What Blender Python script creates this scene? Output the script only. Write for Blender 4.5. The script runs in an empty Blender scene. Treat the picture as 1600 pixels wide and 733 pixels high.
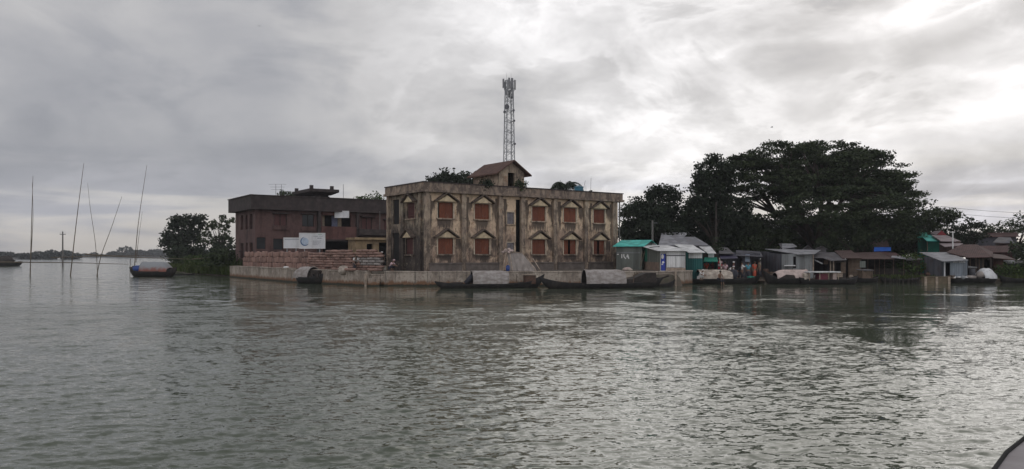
import bpy, bmesh, math, random
import numpy as np
from mathutils import Vector, Matrix
random.seed(7); RNG = np.random.default_rng(7)
C = bpy.context.scene.collection
scene = bpy.context.scene
R = math.radians

# ---------------------------------------------------------------- camera
F, H, CX, HY = 1230.0, 2.6, 800.0, 399.0          # focal length in photo pixels, eye height, centre column, horizon row
cam_d = bpy.data.cameras.new('camera'); cam = bpy.data.objects.new('camera', cam_d); C.objects.link(cam)
cam.location = (0, 0, H); cam.rotation_euler = (R(90), 0, 0)
cam_d.sensor_width = 36; cam_d.lens = 36*F/1600
cam_d.shift_y = (HY-366.5)/1600
cam_d.clip_start = .05; cam_d.clip_end = 20000
scene.camera = cam

# ---------------------------------------------------------------- exposure
vs = scene.view_settings
vs.view_transform = 'Standard'; vs.look = 'None'; vs.exposure = 0; vs.gamma = 1; vs.use_curve_mapping = False

# ---------------------------------------------------------------- sun behind the clouds, ahead and to the right
SUN_AZ, SUN_EL = R(27), R(24)                      # azimuth measured clockwise from +Y
sd = Vector((math.sin(SUN_AZ)*math.cos(SUN_EL), math.cos(SUN_AZ)*math.cos(SUN_EL), math.sin(SUN_EL)))
sl = bpy.data.lights.new('sun', 'SUN'); sun = bpy.data.objects.new('sun', sl); C.objects.link(sun)
sl.energy = .5; sl.angle = R(55); sl.color = (1, .95, .88)
sun.rotation_euler = (-sd).to_track_quat('-Z', 'Y').to_euler(); sun.location = sd*300

# ---------------------------------------------------------------- world: Nishita sky under a procedural cloud deck
world = bpy.data.worlds.new('World'); scene.world = world; world.use_nodes = True
nt = world.node_tree; nt.nodes.clear()
class G:
    """tiny helper for node graphs"""
    def __init__(s, t): s.t = t
    def n(s, kind, **kw):
        nd = s.t.nodes.new(kind)
        for k, v in kw.items():
            if k == 'ins':
                for i, x in v.items():
                    if hasattr(x, 'is_output') or isinstance(x, bpy.types.NodeSocket): s.t.links.new(x, nd.inputs[i])
                    else: nd.inputs[i].default_value = x
            else: setattr(nd, k, v)
        return nd
    def m(s, op, a, b=0.0, c=None, clamp=False):
        nd = s.n('ShaderNodeMath', operation=op, use_clamp=clamp, ins={0: a, 1: b})
        if c is not None:
            if isinstance(c, bpy.types.NodeSocket): s.t.links.new(c, nd.inputs[2])
            else: nd.inputs[2].default_value = c
        return nd.outputs[0]
    def mr(s, v, a, b, c=0.0, d=1.0, smooth=True):
        nd = s.n('ShaderNodeMapRange', interpolation_type='SMOOTHSTEP' if smooth else 'LINEAR', ins={0: v, 1: a, 2: b, 3: c, 4: d})
        return nd.outputs[0]
    def mix(s, f, a, b, blend='MIX'):
        nd = s.n('ShaderNodeMix', data_type='RGBA', blend_type=blend)
        for i, x in ((0, f), (6, a), (7, b)):
            if isinstance(x, bpy.types.NodeSocket): s.t.links.new(x, nd.inputs[i])
            else: nd.inputs[i].default_value = x if i == 0 else (*x[:3], 1)
        return nd.outputs[2]
    def noise(s, vec, scale, detail=4, rough=.5, dist=0.0, out=0):
        nd = s.n('ShaderNodeTexNoise', ins={'Scale': scale, 'Detail': detail, 'Roughness': rough, 'Distortion': dist})
        if vec is not None: s.t.links.new(vec, nd.inputs['Vector'])
        return nd.outputs[out]
    def map(s, vec, scale=(1,1,1), loc=(0,0,0), rot=(0,0,0)):
        nd = s.n('ShaderNodeMapping'); s.t.links.new(vec, nd.inputs[0])
        nd.inputs['Scale'].default_value = scale; nd.inputs['Location'].default_value = loc; nd.inputs['Rotation'].default_value = rot
        return nd.outputs[0]
    def vec(s, x, y, z=0.0):
        return s.n('ShaderNodeCombineXYZ', ins={0: x, 1: y, 2: z}).outputs[0]
g = G(nt)
out = g.n('ShaderNodeOutputWorld'); bg = g.n('ShaderNodeBackground')
bg.inputs['Strength'].default_value = .1
sky = g.n('ShaderNodeTexSky', sky_type='NISHITA', sun_disc=False)
sky.sun_elevation = SUN_EL; sky.sun_rotation = SUN_AZ
tc = g.n('ShaderNodeTexCoord'); gen = tc.outputs['Generated']
sp = g.n('ShaderNodeSeparateXYZ', ins={0: gen}); dx, dy, dz = sp.outputs
zz = g.m('MAXIMUM', dz, 0.0)
den = g.m('ADD', zz, .13)
pv = g.vec(g.m('DIVIDE', dx, den), g.m('DIVIDE', dy, den), 0.0)
# front coordinates in the plane of the sky (horizontal, vertical), softly warped
front = g.mr(dy, .12, .42)
ys = g.m('MAXIMUM', dy, .15)
wn = g.noise(g.map(gen, (1, 1, 2.2), (1.2, 3.2, 0)), 3.2, 5, .55, .2, out=1)
ws = g.n('ShaderNodeSeparateXYZ', ins={0: wn}).outputs
U = g.m('ADD', g.m('MULTIPLY', g.m('DIVIDE', dx, ys), 1230.0), g.m('MULTIPLY', g.m('SUBTRACT', ws[0], .5), 200.0))
V = g.m('ADD', g.m('MULTIPLY', g.m('DIVIDE', dz, ys), 1230.0), g.m('MULTIPLY', g.m('SUBTRACT', ws[1], .5), 80.0))
n1 = g.noise(g.map(gen, (1, 1, 2.6), (3.1, 1.7, 0), (0, R(14), 0)), 2.6, 7, .52, .35)
n2 = g.noise(g.map(gen, (1, 1, 1.9), (9.3, 4.2, 0), (0, R(-18), 0)), 7.0, 8, .55, .5)
n3 = g.noise(g.map(gen, (1, 1, 1.7), (2.2, 5.2, 0)), 15.0, 6, .6, .3)
n4 = g.noise(g.map(gen, (1.2, 1.2, 10.0), (6.2, 1.2, .3)), 3.2, 5, .5, .35)     # flat bands low in the sky
dsun = g.n('ShaderNodeVectorMath', operation='DOT_PRODUCT', ins={0: gen, 1: Vector((math.sin(R(24))*math.cos(R(13)), math.cos(R(24))*math.cos(R(13)), math.sin(R(13))))}).outputs['Value']
lobe = g.mr(dsun, .74, .99)
acc = g.m('ADD', .432, g.m('MULTIPLY', lobe, .265))
CLOUDS = [  # column, row, half width, half height, tilt, amount
 (30, 20, 260, 60, 0, .07), (90, 190, 200, 60, 0, -.05), (430, 140, 170, 45, -6, -.035), (620, 250, 420, 26, -3, -.05), (140, 245, 200, 18, 0, -.05), (250, 340, 420, 45, 0, .055),
 (720, 25, 110, 35, -10, .12), (960, 100, 170, 90, 0, .06), (1090, 60, 120, 60, 20, .10), (1190, 130, 60, 90, 25, .14), (960, 185, 70, 12, -25, .07), (1090, 215, 110, 26, 8, .10), (1010, 275, 130, 22, 0, .06),
 (1290, 145, 34, 20, 0, .22), (1410, 12, 85, 30, 18, .30), (1590, 122, 75, 14, 0, .22), (1585, 175, 100, 20, 10, .18), (1430, 95, 210, 26, 22, -.20), (1370, 150, 130, 22, 0, -.10), (1590, 30, 90, 50, 0, -.10),
 (1560, 262, 170, 24, 0, -.14), (1570, 303, 160, 9, 0, -.12), (1550, 284, 90, 4, 0, .16), (1530, 320, 90, 5, 0, .12), (1540, 345, 200, 9, 0, .10), (860, 335, 200, 40, 0, .0)]
for (x, y, sx, sy, tilt, am) in CLOUDS:
    u_ = g.m('SUBTRACT', U, x-800.0); v_ = g.m('SUBTRACT', V, 399.0-y); ct, st_ = math.cos(R(tilt)), math.sin(R(tilt))
    a_ = g.m('ADD', g.m('MULTIPLY', u_, ct/sx), g.m('MULTIPLY', v_, st_/sx)); b_ = g.m('SUBTRACT', g.m('MULTIPLY', v_, ct/sy), g.m('MULTIPLY', u_, st_/sy))
    r2_ = g.m('ADD', g.m('MULTIPLY', a_, a_), g.m('MULTIPLY', b_, b_))
    e_ = g.m('POWER', 2.718, g.m('MULTIPLY', r2_, -1.0))
    acc = g.m('ADD', acc, g.m('MULTIPLY', g.m('MULTIPLY', e_, am), front))
c1 = g.mr(n1, .38, .62); c2 = g.mr(n2, .36, .64); c3 = g.mr(n3, .34, .66)
cc = g.m('ADD', g.m('MULTIPLY', c1, .5), g.m('ADD', g.m('MULTIPLY', c2, .35), g.m('MULTIPLY', c3, .15)))
amp = g.m('ADD', .15, g.m('MULTIPLY', lobe, .22))
val = g.m('MULTIPLY', acc, g.m('ADD', 1.0, g.m('MULTIPLY', g.m('SUBTRACT', cc, .5), g.m('MULTIPLY', amp, 2.0))))
gap = g.m('MULTIPLY', g.m('MULTIPLY', g.mr(n2, .53, .66), g.mr(n3, .40, .62)), g.mr(dsun, .90, .985))
val = g.m('ADD', val, g.m('MULTIPLY', gap, .20))
ne = g.noise(g.map(gen, (1, 1, 2.3), (5.7, 8.1, 2.0), (0, R(-20), 0)), 4.2, 9, .56, .6)
crisp = g.m('ADD', g.mr(ne, .475, .525), g.m('MULTIPLY', g.mr(ne, .525, .60), -.75))      # lit cloud rims
val = g.m('ADD', val, g.m('MULTIPLY', crisp, g.m('ADD', .012, g.m('MULTIPLY', lobe, .12))))
val = g.m('MULTIPLY', val, g.m('SUBTRACT', 1.0, g.m('MULTIPLY', g.mr(ne, .50, .40), .10)))
low = g.mr(dz, .15, .04); band = g.mr(n4, .40, .62)
val = g.m('MULTIPLY', val, g.m('ADD', 1.0, g.m('MULTIPLY', low, g.m('SUBTRACT', g.m('MULTIPLY', band, .34), .16))))
warm = g.mr(dz, .10, .0)
col = g.mix(g.mr(val, .26, .60), (.935, .955, 1.055), (1.015, .996, 1.0))
col = g.mix(g.m('MULTIPLY', g.m('MULTIPLY', low, g.m('SUBTRACT', 1.0, band)), .8), col, (.93, .95, 1.08))
col = g.mix(g.m('MULTIPLY', g.m('MULTIPLY', warm, band), .9), col, (1.08, 1.01, .94))
# the half of the sky behind the photographer is open and brighter
back = g.mr(dy, .25, -.45)
high = g.mr(dz, .34, .75)
val = g.m('ADD', g.m('MULTIPLY', val, g.m('SUBTRACT', 1.0, g.m('MULTIPLY', high, .25))), g.m('MULTIPLY', back, .45))
cv = g.n('ShaderNodeVectorMath', operation='SCALE', ins={0: col, 3: g.m('MULTIPLY', val, 10.0)}).outputs[0]
fin = g.mix(.04, cv, sky.outputs[0])
nt.links.new(fin, bg.inputs[0]); nt.links.new(bg.outputs[0], out.inputs[0])

# ---------------------------------------------------------------- helpers
def P(x, y, D): return Vector(((x-CX)/F*D, D, H+(HY-y)/F*D))
def px(x, D): return (x-CX)/F*D
def pz(y, D): return H+(HY-y)/F*D

def setp(o, label=None, cat=None, group=None, kind=None):
    if label: o['label'] = label
    if cat: o['category'] = cat
    if group: o['group'] = group
    if kind: o['kind'] = kind
    return o
def thing(name, label, cat, loc=(0,0,0), rz=0, group=None, kind=None):
    o = bpy.data.objects.new(name, None); C.objects.link(o); o.empty_display_size = .3
    o.location = loc; o.rotation_euler = (0, 0, rz)
    return setp(o, label, cat, group, kind)
def copy_tree(o, parent=None):
    c = o.copy(); C.objects.link(c)
    if parent: c.parent = parent
    for ch in list(o.children): copy_tree(ch, c)
    return c

class MB:
    def __init__(s): s.v = []; s.f = []; s.smooth = False
    def add(s, vs_, fs):
        b = len(s.v); s.v += [tuple(v) for v in vs_]; s.f += [tuple(b+i for i in f) for f in fs]; return s
    def box(s, x0, x1, y0, y1, z0, z1):
        return s.add([(x0,y0,z0),(x1,y0,z0),(x1,y1,z0),(x0,y1,z0),(x0,y0,z1),(x1,y0,z1),(x1,y1,z1),(x0,y1,z1)],
                     [(0,3,2,1),(4,5,6,7),(0,1,5,4),(1,2,6,5),(2,3,7,6),(3,0,4,7)])
    def slab(s, pts, n):
        """polygon pts extruded by vector n"""
        k = len(pts); n = Vector(n); a = [Vector(p) for p in pts]
        return s.add(a+[p+n for p in a], [tuple(range(k)), tuple(range(2*k-1, k-1, -1))]+[(i, i+k, (i+1) % k+k, (i+1) % k) for i in range(k)])
    def tube(s, p, q, r0, r1=None, n=6):
        return s.path([p, q], [r0, r0 if r1 is None else r1], n)
    def path(s, pts, rad, n=6, cap=True):
        pts = [Vector(p) for p in pts]
        if not isinstance(rad, (list, tuple)): rad = [rad]*len(pts)
        b = len(s.v); prev = None
        for i, p in enumerate(pts):
            d = (pts[min(i+1, len(pts)-1)]-pts[max(i-1, 0)])
            d = d.normalized() if d.length > 1e-9 else Vector((0,0,1))
            a = d.orthogonal() if prev is None else (prev-d*prev.dot(d))
            if a.length < 1e-6: a = d.orthogonal()
            a.normalize(); prev = a; c = d.cross(a)
            for k in range(n):
                t = 2*math.pi*k/n; s.v.append(tuple(p+(a*math.cos(t)+c*math.sin(t))*rad[i]))
        for i in range(len(pts)-1):
            for k in range(n):
                s.f.append((b+i*n+k, b+i*n+(k+1) % n, b+(i+1)*n+(k+1) % n, b+(i+1)*n+k))
        if cap:
            s.f.append(tuple(b+k for k in range(n-1, -1, -1))); e = b+(len(pts)-1)*n; s.f.append(tuple(e+k for k in range(n)))
        return s
    def blob(s, c, r, seg=10, ring=7, jit=0.0, seed=0):
        rnd = random.Random(seed); b = len(s.v); c = Vector(c)
        for i in range(ring+1):
            t = math.pi*i/ring
            for k in range(seg):
                a = 2*math.pi*k/seg; j = 1+rnd.uniform(-jit, jit) if 0 < i < ring else 1
                s.v.append((c.x+r[0]*math.sin(t)*math.cos(a)*j, c.y+r[1]*math.sin(t)*math.sin(a)*j, c.z+r[2]*math.cos(t)*j))
        for i in range(ring):
            for k in range(seg):
                s.f.append((b+i*seg+k, b+(i+1)*seg+k, b+(i+1)*seg+(k+1) % seg, b+i*seg+(k+1) % seg))
        return s
    def grid(s, rows):
        """rows: list of lists of points"""
        b = len(s.v); m = len(rows[0])
        for r in rows: s.v += [tuple(p) for p in r]
        for i in range(len(rows)-1):
            for j in range(m-1): s.f.append((b+i*m+j, b+i*m+j+1, b+(i+1)*m+j+1, b+(i+1)*m+j))
        return s
    def build(s, name, mat, parent=None, smooth=None, bevel=0):
        me = bpy.data.meshes.new(name); me.from_pydata(s.v, [], s.f)
        bm = bmesh.new(); bm.from_mesh(me)
        if not getattr(s, 'keep', False): bmesh.ops.remove_doubles(bm, verts=bm.verts, dist=1e-5)
        bmesh.ops.recalc_face_normals(bm, faces=bm.faces); bm.to_mesh(me); bm.free()
        me.materials.append(mat)
        if smooth if smooth is not None else s.smooth: me.polygons.foreach_set('use_smooth', [True]*len(me.polygons))
        o = bpy.data.objects.new(name, me); C.objects.link(o)
        if parent: o.parent = parent
        if bevel:
            md = o.modifiers.new('edge', 'BEVEL'); md.width = bevel; md.segments = 2; md.limit_method = 'ANGLE'
        return o

class Frame:
    """vertical plane through two photo columns at given depths; u runs right along it, v into the scene"""
    def __init__(s, xa, Da, xb, Db, z0):
        s.A = Vector((px(xa, Da), Da)); s.B = Vector((px(xb, Db), Db)); d = s.B-s.A
        s.L = d.length; s.d = d.normalized(); s.n = Vector((-s.d.y, s.d.x)); s.z0 = z0; s.rz = math.atan2(s.d.y, s.d.x)
    def u(s, x, v=0.0):
        A = s.A+s.n*v; m = (x-CX)/F; return (m*A.y-A.x)/(s.d.x-m*s.d.y)
    def D(s, u, v=0.0): return s.A.y+u*s.d.y+v*s.n.y
    def z(s, y, u, v=0.0): return pz(y, s.D(u, v))-s.z0
    def zx(s, x, y, v=0.0): return s.z(y, s.u(x, v), v)
    def vat(s, x, u):                                   # v where the line u=const crosses photo column x
        A = s.A+s.d*u; m = (x-CX)/F; return (m*A.y-A.x)/(s.n.x-m*s.n.y)
    def loc(s): return (s.A.x, s.A.y, s.z0)
    def w(s, u, v, z=0): q = s.A+s.d*u+s.n*v; return Vector((q.x, q.y, s.z0+z))

# ---------------------------------------------------------------- materials
MAT = {}
def mat(name, fn):
    m = bpy.data.materials.new(name); m.use_nodes = True; t = m.node_tree; t.nodes.clear(); gg = G(t)
    o = gg.n('ShaderNodeOutputMaterial'); b = gg.n('ShaderNodeBsdfPrincipled'); t.links.new(b.outputs[0], o.inputs[0])
    tcn = gg.n('ShaderNodeTexCoord').outputs['Object']
    fn(gg, b, tcn); MAT[name] = m; return m
def lk(gg, a, b): gg.t.links.new(a, b)
def bump(gg, b, h, strength=.5, dist=.02):
    bn = gg.n('ShaderNodeBump', ins={'Strength': strength, 'Distance': dist, 'Height': h}); lk(gg, bn.outputs[0], b.inputs['Normal'])
def simple(name, col, rough=.7, var=.25, scale=3.0, dirt=None, metal=0, st=(1,1,1), bmp=.3):
    def fn(gg, b, tcn):
        n = gg.noise(gg.map(tcn, st), scale, 5, .6)
        dk = tuple(c*(1-var) for c in col); lt = tuple(min(1, c*(1+var)) for c in col)
        c = gg.mix(gg.mr(n, .3, .7), dk, lt)
        if dirt: c = gg.mix(gg.m('MULTIPLY', gg.mr(gg.noise(gg.map(tcn, (1, 1, .4), (4, 2, 1)), scale*.5, 6, .65), .48, .68), .85), c, dirt)
        lk(gg, c, b.inputs['Base Color']); b.inputs['Roughness'].default_value = rough; b.inputs['Metallic'].default_value = metal
        if bmp: bump(gg, b, n, bmp, .02)
    return mat(name, fn)
STAINS = []          # (u centre, half width, z of the sill, length): run-off marks below sills and beside pilasters
def plaster(name, clean, grime, mould, amt, hgt=.16, stains=()):
    def fn(gg, b, tcn):
        big = gg.noise(tcn, .55, 7, .62, .5)
        mid = gg.noise(gg.map(tcn, (1.3, 1.3, .65), (3, 9, 5)), 1.5, 8, .68, .4)
        streak = gg.noise(gg.map(tcn, (2.4, 2.4, .40)), 1.5, 7, .68, .3)
        patch = gg.noise(gg.map(tcn, (1, 1, 1), (7, 3, 2)), 1.5, 8, .7)
        fine = gg.noise(tcn, 7, 6, .65)
        z = gg.n('ShaderNodeSeparateXYZ', ins={0: tcn}).outputs[2]
        top = gg.mr(z, 1.0, 6.4, -.03, hgt)               # the paint survives best high up, the wall below has weathered away
        c = gg.mix(gg.mr(fine, .3, .7), tuple(x*.80 for x in clean), tuple(x*1.1 for x in clean))
        c = gg.mix(gg.m('MULTIPLY', gg.mr(patch, .52, .62), .8), c, (.34, .20, .125))       # bare reddish render
        c = gg.mix(gg.m('MULTIPLY', gg.mr(gg.m('SUBTRACT', gg.m('ADD', big, amt), top), .34, .56), .92), c, grime)
        c = gg.mix(gg.m('MULTIPLY', gg.mr(fine, .50, .68), .45), c, tuple(x*.55 for x in grime))
        c = gg.mix(gg.m('MULTIPLY', gg.mr(gg.m('SUBTRACT', gg.m('ADD', mid, amt), gg.m('MULTIPLY', top, .7)), .44, .64), .80), c, mould)
        c = gg.mix(gg.m('MULTIPLY', gg.mr(gg.m('SUBTRACT', gg.m('ADD', streak, amt), gg.m('MULTIPLY', top, .5)), .50, .72), .7), c, mould)
        c = gg.mix(gg.m('MULTIPLY', gg.mr(gg.noise(gg.map(tcn, (1,1,1.6), (1,8,3)), 1.9, 8, .7), .58, .66), .6), c, tuple(x*.95 for x in clean))
        if stains:
            xo = gg.n('ShaderNodeSeparateXYZ', ins={0: tcn}).outputs[0]
            xw = gg.m('ADD', xo, gg.m('MULTIPLY', gg.m('SUBTRACT', big, .5), .9)); comb = gg.noise(gg.map(tcn, (5.0, 5.0, .35), (2, 2, 2)), 1.6, 6, .65); tot = 0.0
            for (uc, hw_, zs, ln_) in stains:
                side_ = gg.mr(gg.m('ABSOLUTE', gg.m('SUBTRACT', xw, uc)), hw_*1.15, hw_*.55)
                dn = gg.m('MULTIPLY', gg.mr(gg.m('SUBTRACT', z, zs), .03, -.03), gg.mr(gg.m('SUBTRACT', zs, z), ln_, .1))
                tot = gg.m('MAXIMUM', tot, gg.m('MULTIPLY', side_, dn))
            k_ = gg.mr(gg.m('ADD', gg.m('MULTIPLY', tot, .42), gg.m('MULTIPLY', comb, .75)), .48, .72)
            c = gg.mix(gg.m('MULTIPLY', gg.m('MULTIPLY', k_, gg.mr(tot, .0, .25)), .88), c, mould)
        lk(gg, c, b.inputs['Base Color']); b.inputs['Roughness'].default_value = .93; b.inputs['Specular IOR Level'].default_value = .2
        bump(gg, b, gg.m('ADD', fine, patch), .6, .03)
    return mat(name, fn)
_f = lambda x: (lambda A, Bb: (lambda d, m: (m*A.y-A.x)/(d.x-m*d.y))((Bb-A).normalized(), (x-CX)/F))(Vector((px(665, 69.0), 69.0)), Vector((px(965, 82.3), 82.3)))
for a_, b_ in ((684, 708), (741.5, 764.5), (831, 852), (880.5, 900), (927, 944.5)):
    u_, w_ = (_f(a_)+_f(b_))/2, (_f(b_)-_f(a_))/2
    STAINS += [(u_, w_*1.15, 4.60, 1.5), (u_, w_*1.1, 1.40, .9), (u_-w_*1.75, w_*.5, 6.2, 1.9), (u_+w_*1.75, w_*.5, 6.2, 2.3), (u_+w_*1.7, w_*.45, 2.9, 2.0)]
for x_ in (672, 721, 731, 777, 790, 823, 863, 874, 912, 922, 955): STAINS.append((_f(x_), .20, 6.7, 6.6))
plaster('plaster', (.76, .58, .405), (.42, .305, .23), (.075, .060, .052), .03, .21, STAINS)
plaster('plaster_stained', (.55, .44, .325), (.34, .265, .205), (.085, .068, .058), .04, .08)
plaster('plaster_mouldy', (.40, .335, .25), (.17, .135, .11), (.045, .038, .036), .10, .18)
plaster('cornice_plaster', (.48, .38, .29), (.31, .24, .19), (.10, .08, .07), .03, .0)
def brick(name, c1, c2, mortar):
    def fn(gg, b, tcn):
        sp_ = gg.n('ShaderNodeSeparateXYZ', ins={0: tcn})
        v = gg.vec(gg.m('ADD', sp_.outputs[0], sp_.outputs[1]), sp_.outputs[2], 0.0)
        bt = gg.n('ShaderNodeTexBrick', ins={'Scale': 1.0, 'Mortar Size': .008, 'Brick Width': .25, 'Row Height': .085})
        lk(gg, v, bt.inputs['Vector'])
        for k, x in (('Color1', c1), ('Color2', c2), ('Mortar', mortar)): bt.inputs[k].default_value = (*x, 1)
        n = gg.noise(gg.map(tcn, (1,1,.4)), .9, 6, .65)
        c = gg.mix(gg.m('MULTIPLY', gg.mr(n, .42, .68), .75), bt.outputs[0], tuple(x*.35 for x in c1))
        lk(gg, c, b.inputs['Base Color']); b.inputs['Roughness'].default_value = .9
    return mat(name, fn)
brick('brick', (.105, .056, .050), (.135, .070, .062), (.12, .09, .082))
brick('red_brick', (.13, .055, .048), (.155, .065, .055), (.11, .085, .075))
simple('dark_concrete', (.052, .040, .038), .9, .3, 1.5, (.03, .025, .024))
simple('plinth_grey', (.15, .125, .11), .9, .25, 2, (.09,.075,.065))
simple('concrete', (.33, .275, .225), .9, .25, 2.0, (.17, .135, .105), st=(1,1,.7))
def quay(gg, b, tcn):
    n = gg.noise(gg.map(tcn, (1, 1, .6)), .9, 8, .68, .3); f = gg.noise(tcn, 5, 7, .68); st_ = gg.noise(gg.map(tcn, (2.5, 2.5, .25), (5, 0, 0)), 1.6, 6, .65)
    z = gg.n('ShaderNodeSeparateXYZ', ins={0: tcn}).outputs[2]
    c = gg.mix(gg.mr(n, .38, .62), (.25, .205, .165), (.44, .375, .31))
    c = gg.mix(gg.m('MULTIPLY', gg.mr(f, .50, .66), .6), c, (.12, .095, .08)); c = gg.mix(gg.m('MULTIPLY', gg.mr(st_, .54, .68), .75), c, (.075, .062, .052))
    c = gg.mix(gg.m('MULTIPLY', gg.mr(gg.noise(tcn, 1.3, 6, .6), .60, .68), .6), c, (.46, .40, .33))
    wet = gg.mr(gg.m('ADD', z, gg.m('MULTIPLY', gg.m('SUBTRACT', st_, .5), .9)), .50, .22); c = gg.mix(wet, c, (.19, .10, .055))
    slime = gg.mr(gg.m('ADD', z, gg.m('MULTIPLY', gg.m('SUBTRACT', f, .5), .35)), .20, .08); c = gg.mix(slime, c, (.035, .034, .022))
    lk(gg, c, b.inputs['Base Color']); b.inputs['Roughness'].default_value = .85; bump(gg, b, gg.m('ADD', n, f), .8, .05)
mat('quay_concrete', quay)
def shut_(gg, b, tcn):
    oi = gg.n('ShaderNodeObjectInfo').outputs['Random']; n = gg.noise(gg.map(tcn, (5, 5, .5)), 2.5, 6, .65); p = gg.noise(gg.map(tcn, (1, 1, .6), (3, 3, 3)), 3.0, 7, .7)
    c = gg.mix(oi, (.19, .068, .042), (.27, .095, .052)); c = gg.mix(gg.m('MULTIPLY', gg.mr(n, .42, .62), .6), c, (.105, .045, .035)); c = gg.mix(gg.m('MULTIPLY', gg.mr(p, .56, .66), .6), c, (.20, .14, .11))
    lk(gg, c, b.inputs['Base Color']); b.inputs['Roughness'].default_value = .8; b.inputs['Specular IOR Level'].default_value = .2; bump(gg, b, n, .5, .02)
mat('shutter', shut_)
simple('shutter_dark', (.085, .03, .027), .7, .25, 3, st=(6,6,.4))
simple('pale_trim', (.55, .47, .36), .85, .2, 4, (.28, .22, .17))
simple('cream_paint', (.62, .50, .33), .9, .18, 3, (.35, .28, .2))
simple('hood_tile', (.125, .095, .075), .9, .3, 4, (.06, .05, .045))
def tiles(gg, b, tcn):
    w = gg.n('ShaderNodeTexWave', wave_type='BANDS', bands_direction='Y', ins={'Scale': 1.3, 'Distortion': .6, 'Detail': 2.0})
    lk(gg, tcn, w.inputs[0]); n = gg.noise(tcn, 2.5, 6, .65)
    c = gg.mix(gg.mr(n, .35, .65), (.085, .045, .036), (.15, .08, .06)); c = gg.mix(gg.m('MULTIPLY', w.outputs[1], .35), c, (.07, .045, .035))
    lk(gg, c, b.inputs['Base Color']); b.inputs['Roughness'].default_value = .9; bump(gg, b, w.outputs[1], .8, .05)
mat('roof_tiles', tiles)
simple('shade_black', (.012, .011, .011), .9, .2, 2, bmp=0)  # near-black colour standing in for the shade of interiors and recesses
simple('grey_shutter', (.20, .18, .19), .7, .2, 3)
def tin(name, col, rust, amt=.5, ax='X', rough=.8):
    def fn(gg, b, tcn):
        w = gg.n('ShaderNodeTexWave', wave_type='BANDS', bands_direction=ax, ins={'Scale': 1.9, 'Distortion': 0.0}); lk(gg, tcn, w.inputs[0])
        n = gg.noise(gg.map(tcn, (1,1,.5)), 1.6, 7, .65); sh = gg.noise(gg.map(tcn, (1.2, 1.2, .1)), 1.0, 1, .3)
        c = gg.mix(gg.mr(sh, .42, .58), tuple(x*.78 for x in col), tuple(x*1.15 for x in col))
        c = gg.mix(gg.m('MULTIPLY', gg.mr(n, .50, .66), amt), c, rust)
        c = gg.mix(gg.m('MULTIPLY', w.outputs[1], .22), c, tuple(x*.6 for x in col))
        lk(gg, c, b.inputs['Base Color']); b.inputs['Roughness'].default_value = rough; b.inputs['Specular IOR Level'].default_value = .25; bump(gg, b, w.outputs[1], .7, .03)
    return mat(name, fn)
tin('tin_grey', (.24, .25, .25), (.13, .10, .08)); tin('tin_pale', (.60, .60, .59), (.33, .28, .24), .35)
tin('tin_white', (.70, .70, .69), (.42, .38, .34), .3); tin('tin_dark', (.10, .10, .115), (.07, .05, .045), .6)
tin('tin_greygreen', (.17, .185, .165), (.11, .10, .085), .35); tin('tin_roof_grey', (.30, .30, .315), (.2, .16, .14), .5)
tin('tin_roof_dull', (.12, .115, .12), (.12, .09, .08), .6)
tin('tin_turquoise', (.08, .50, .43), (.10, .26, .22), .6); tin('tin_green', (.03, .22, .16), (.03, .13, .10), .4)
tin('tin_teal', (.03, .12, .115), (.02, .07, .07), .4); tin('tin_brown', (.075, .034, .032), (.05, .03, .028), .6)
tin('tin_rust', (.095, .062, .055), (.07, .04, .035), .7); tin('tin_bluegrey', (.22, .25, .28), (.14, .14, .15), .35)
tin('tin_pink', (.28, .23, .235), (.18, .13, .12), .4); tin('tin_red', (.33, .06, .07), (.2, .05, .05), .4)
simple('green_door', (.02, .17, .11), .6, .2, 4); simple('brown_plinth', (.24, .175, .135), .9, .25, 2, (.13, .1, .08))
simple('wood_dark', (.035, .027, .023), .85, .35, 3, bmp=.3); simple('wood', (.12, .085, .06), .85, .3, 3)
simple('wood_pale', (.34, .27, .21), .85, .3, 3); simple('bamboo', (.12, .095, .065), .7, .3, 3, bmp=0)
def mat_(name, col, dirt):
    def fn(gg, b, tcn):
        w = gg.n('ShaderNodeTexWave', wave_type='BANDS', bands_direction='X', ins={'Scale': 1.1, 'Distortion': 1.5, 'Detail': 3.0}); lk(gg, tcn, w.inputs[0])
        w2 = gg.n('ShaderNodeTexWave', wave_type='BANDS', bands_direction='Z', ins={'Scale': 5.0, 'Distortion': 1.0}); lk(gg, tcn, w2.inputs[0])
        n = gg.noise(gg.map(tcn, (1, 1, 2.2)), 1.8, 7, .66)
        c = gg.mix(gg.mr(n, .38, .62), dirt, col); c = gg.mix(gg.m('MULTIPLY', w.outputs[1], .25), c, dirt); c = gg.mix(gg.m('MULTIPLY', w2.outputs[1], .05), c, dirt)
        lk(gg, c, b.inputs['Base Color']); b.inputs['Roughness'].default_value = .85; b.inputs['Specular IOR Level'].default_value = .2; bump(gg, b, n, .6, .04)
    return mat(name, fn)
simple('black_hull', (.018, .016, .016), .6, .4, 3, (.05, .04, .035)); simple('hull_brown', (.09, .05, .035), .8, .3, 3)
mat_('hood_grey', (.40, .37, .35), (.25, .22, .20)); mat_('hood_cream', (.60, .53, .45), (.30, .25, .21))
simple('hood_pink', (.50, .40, .36), .8, .2, 2.5, (.28, .2, .17)); simple('hood_white', (.62, .62, .62), .7, .15, 3, (.3, .3, .3))
simple('hood_lining', (.03, .025, .022), .9, .3, 3, bmp=0)
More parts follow.
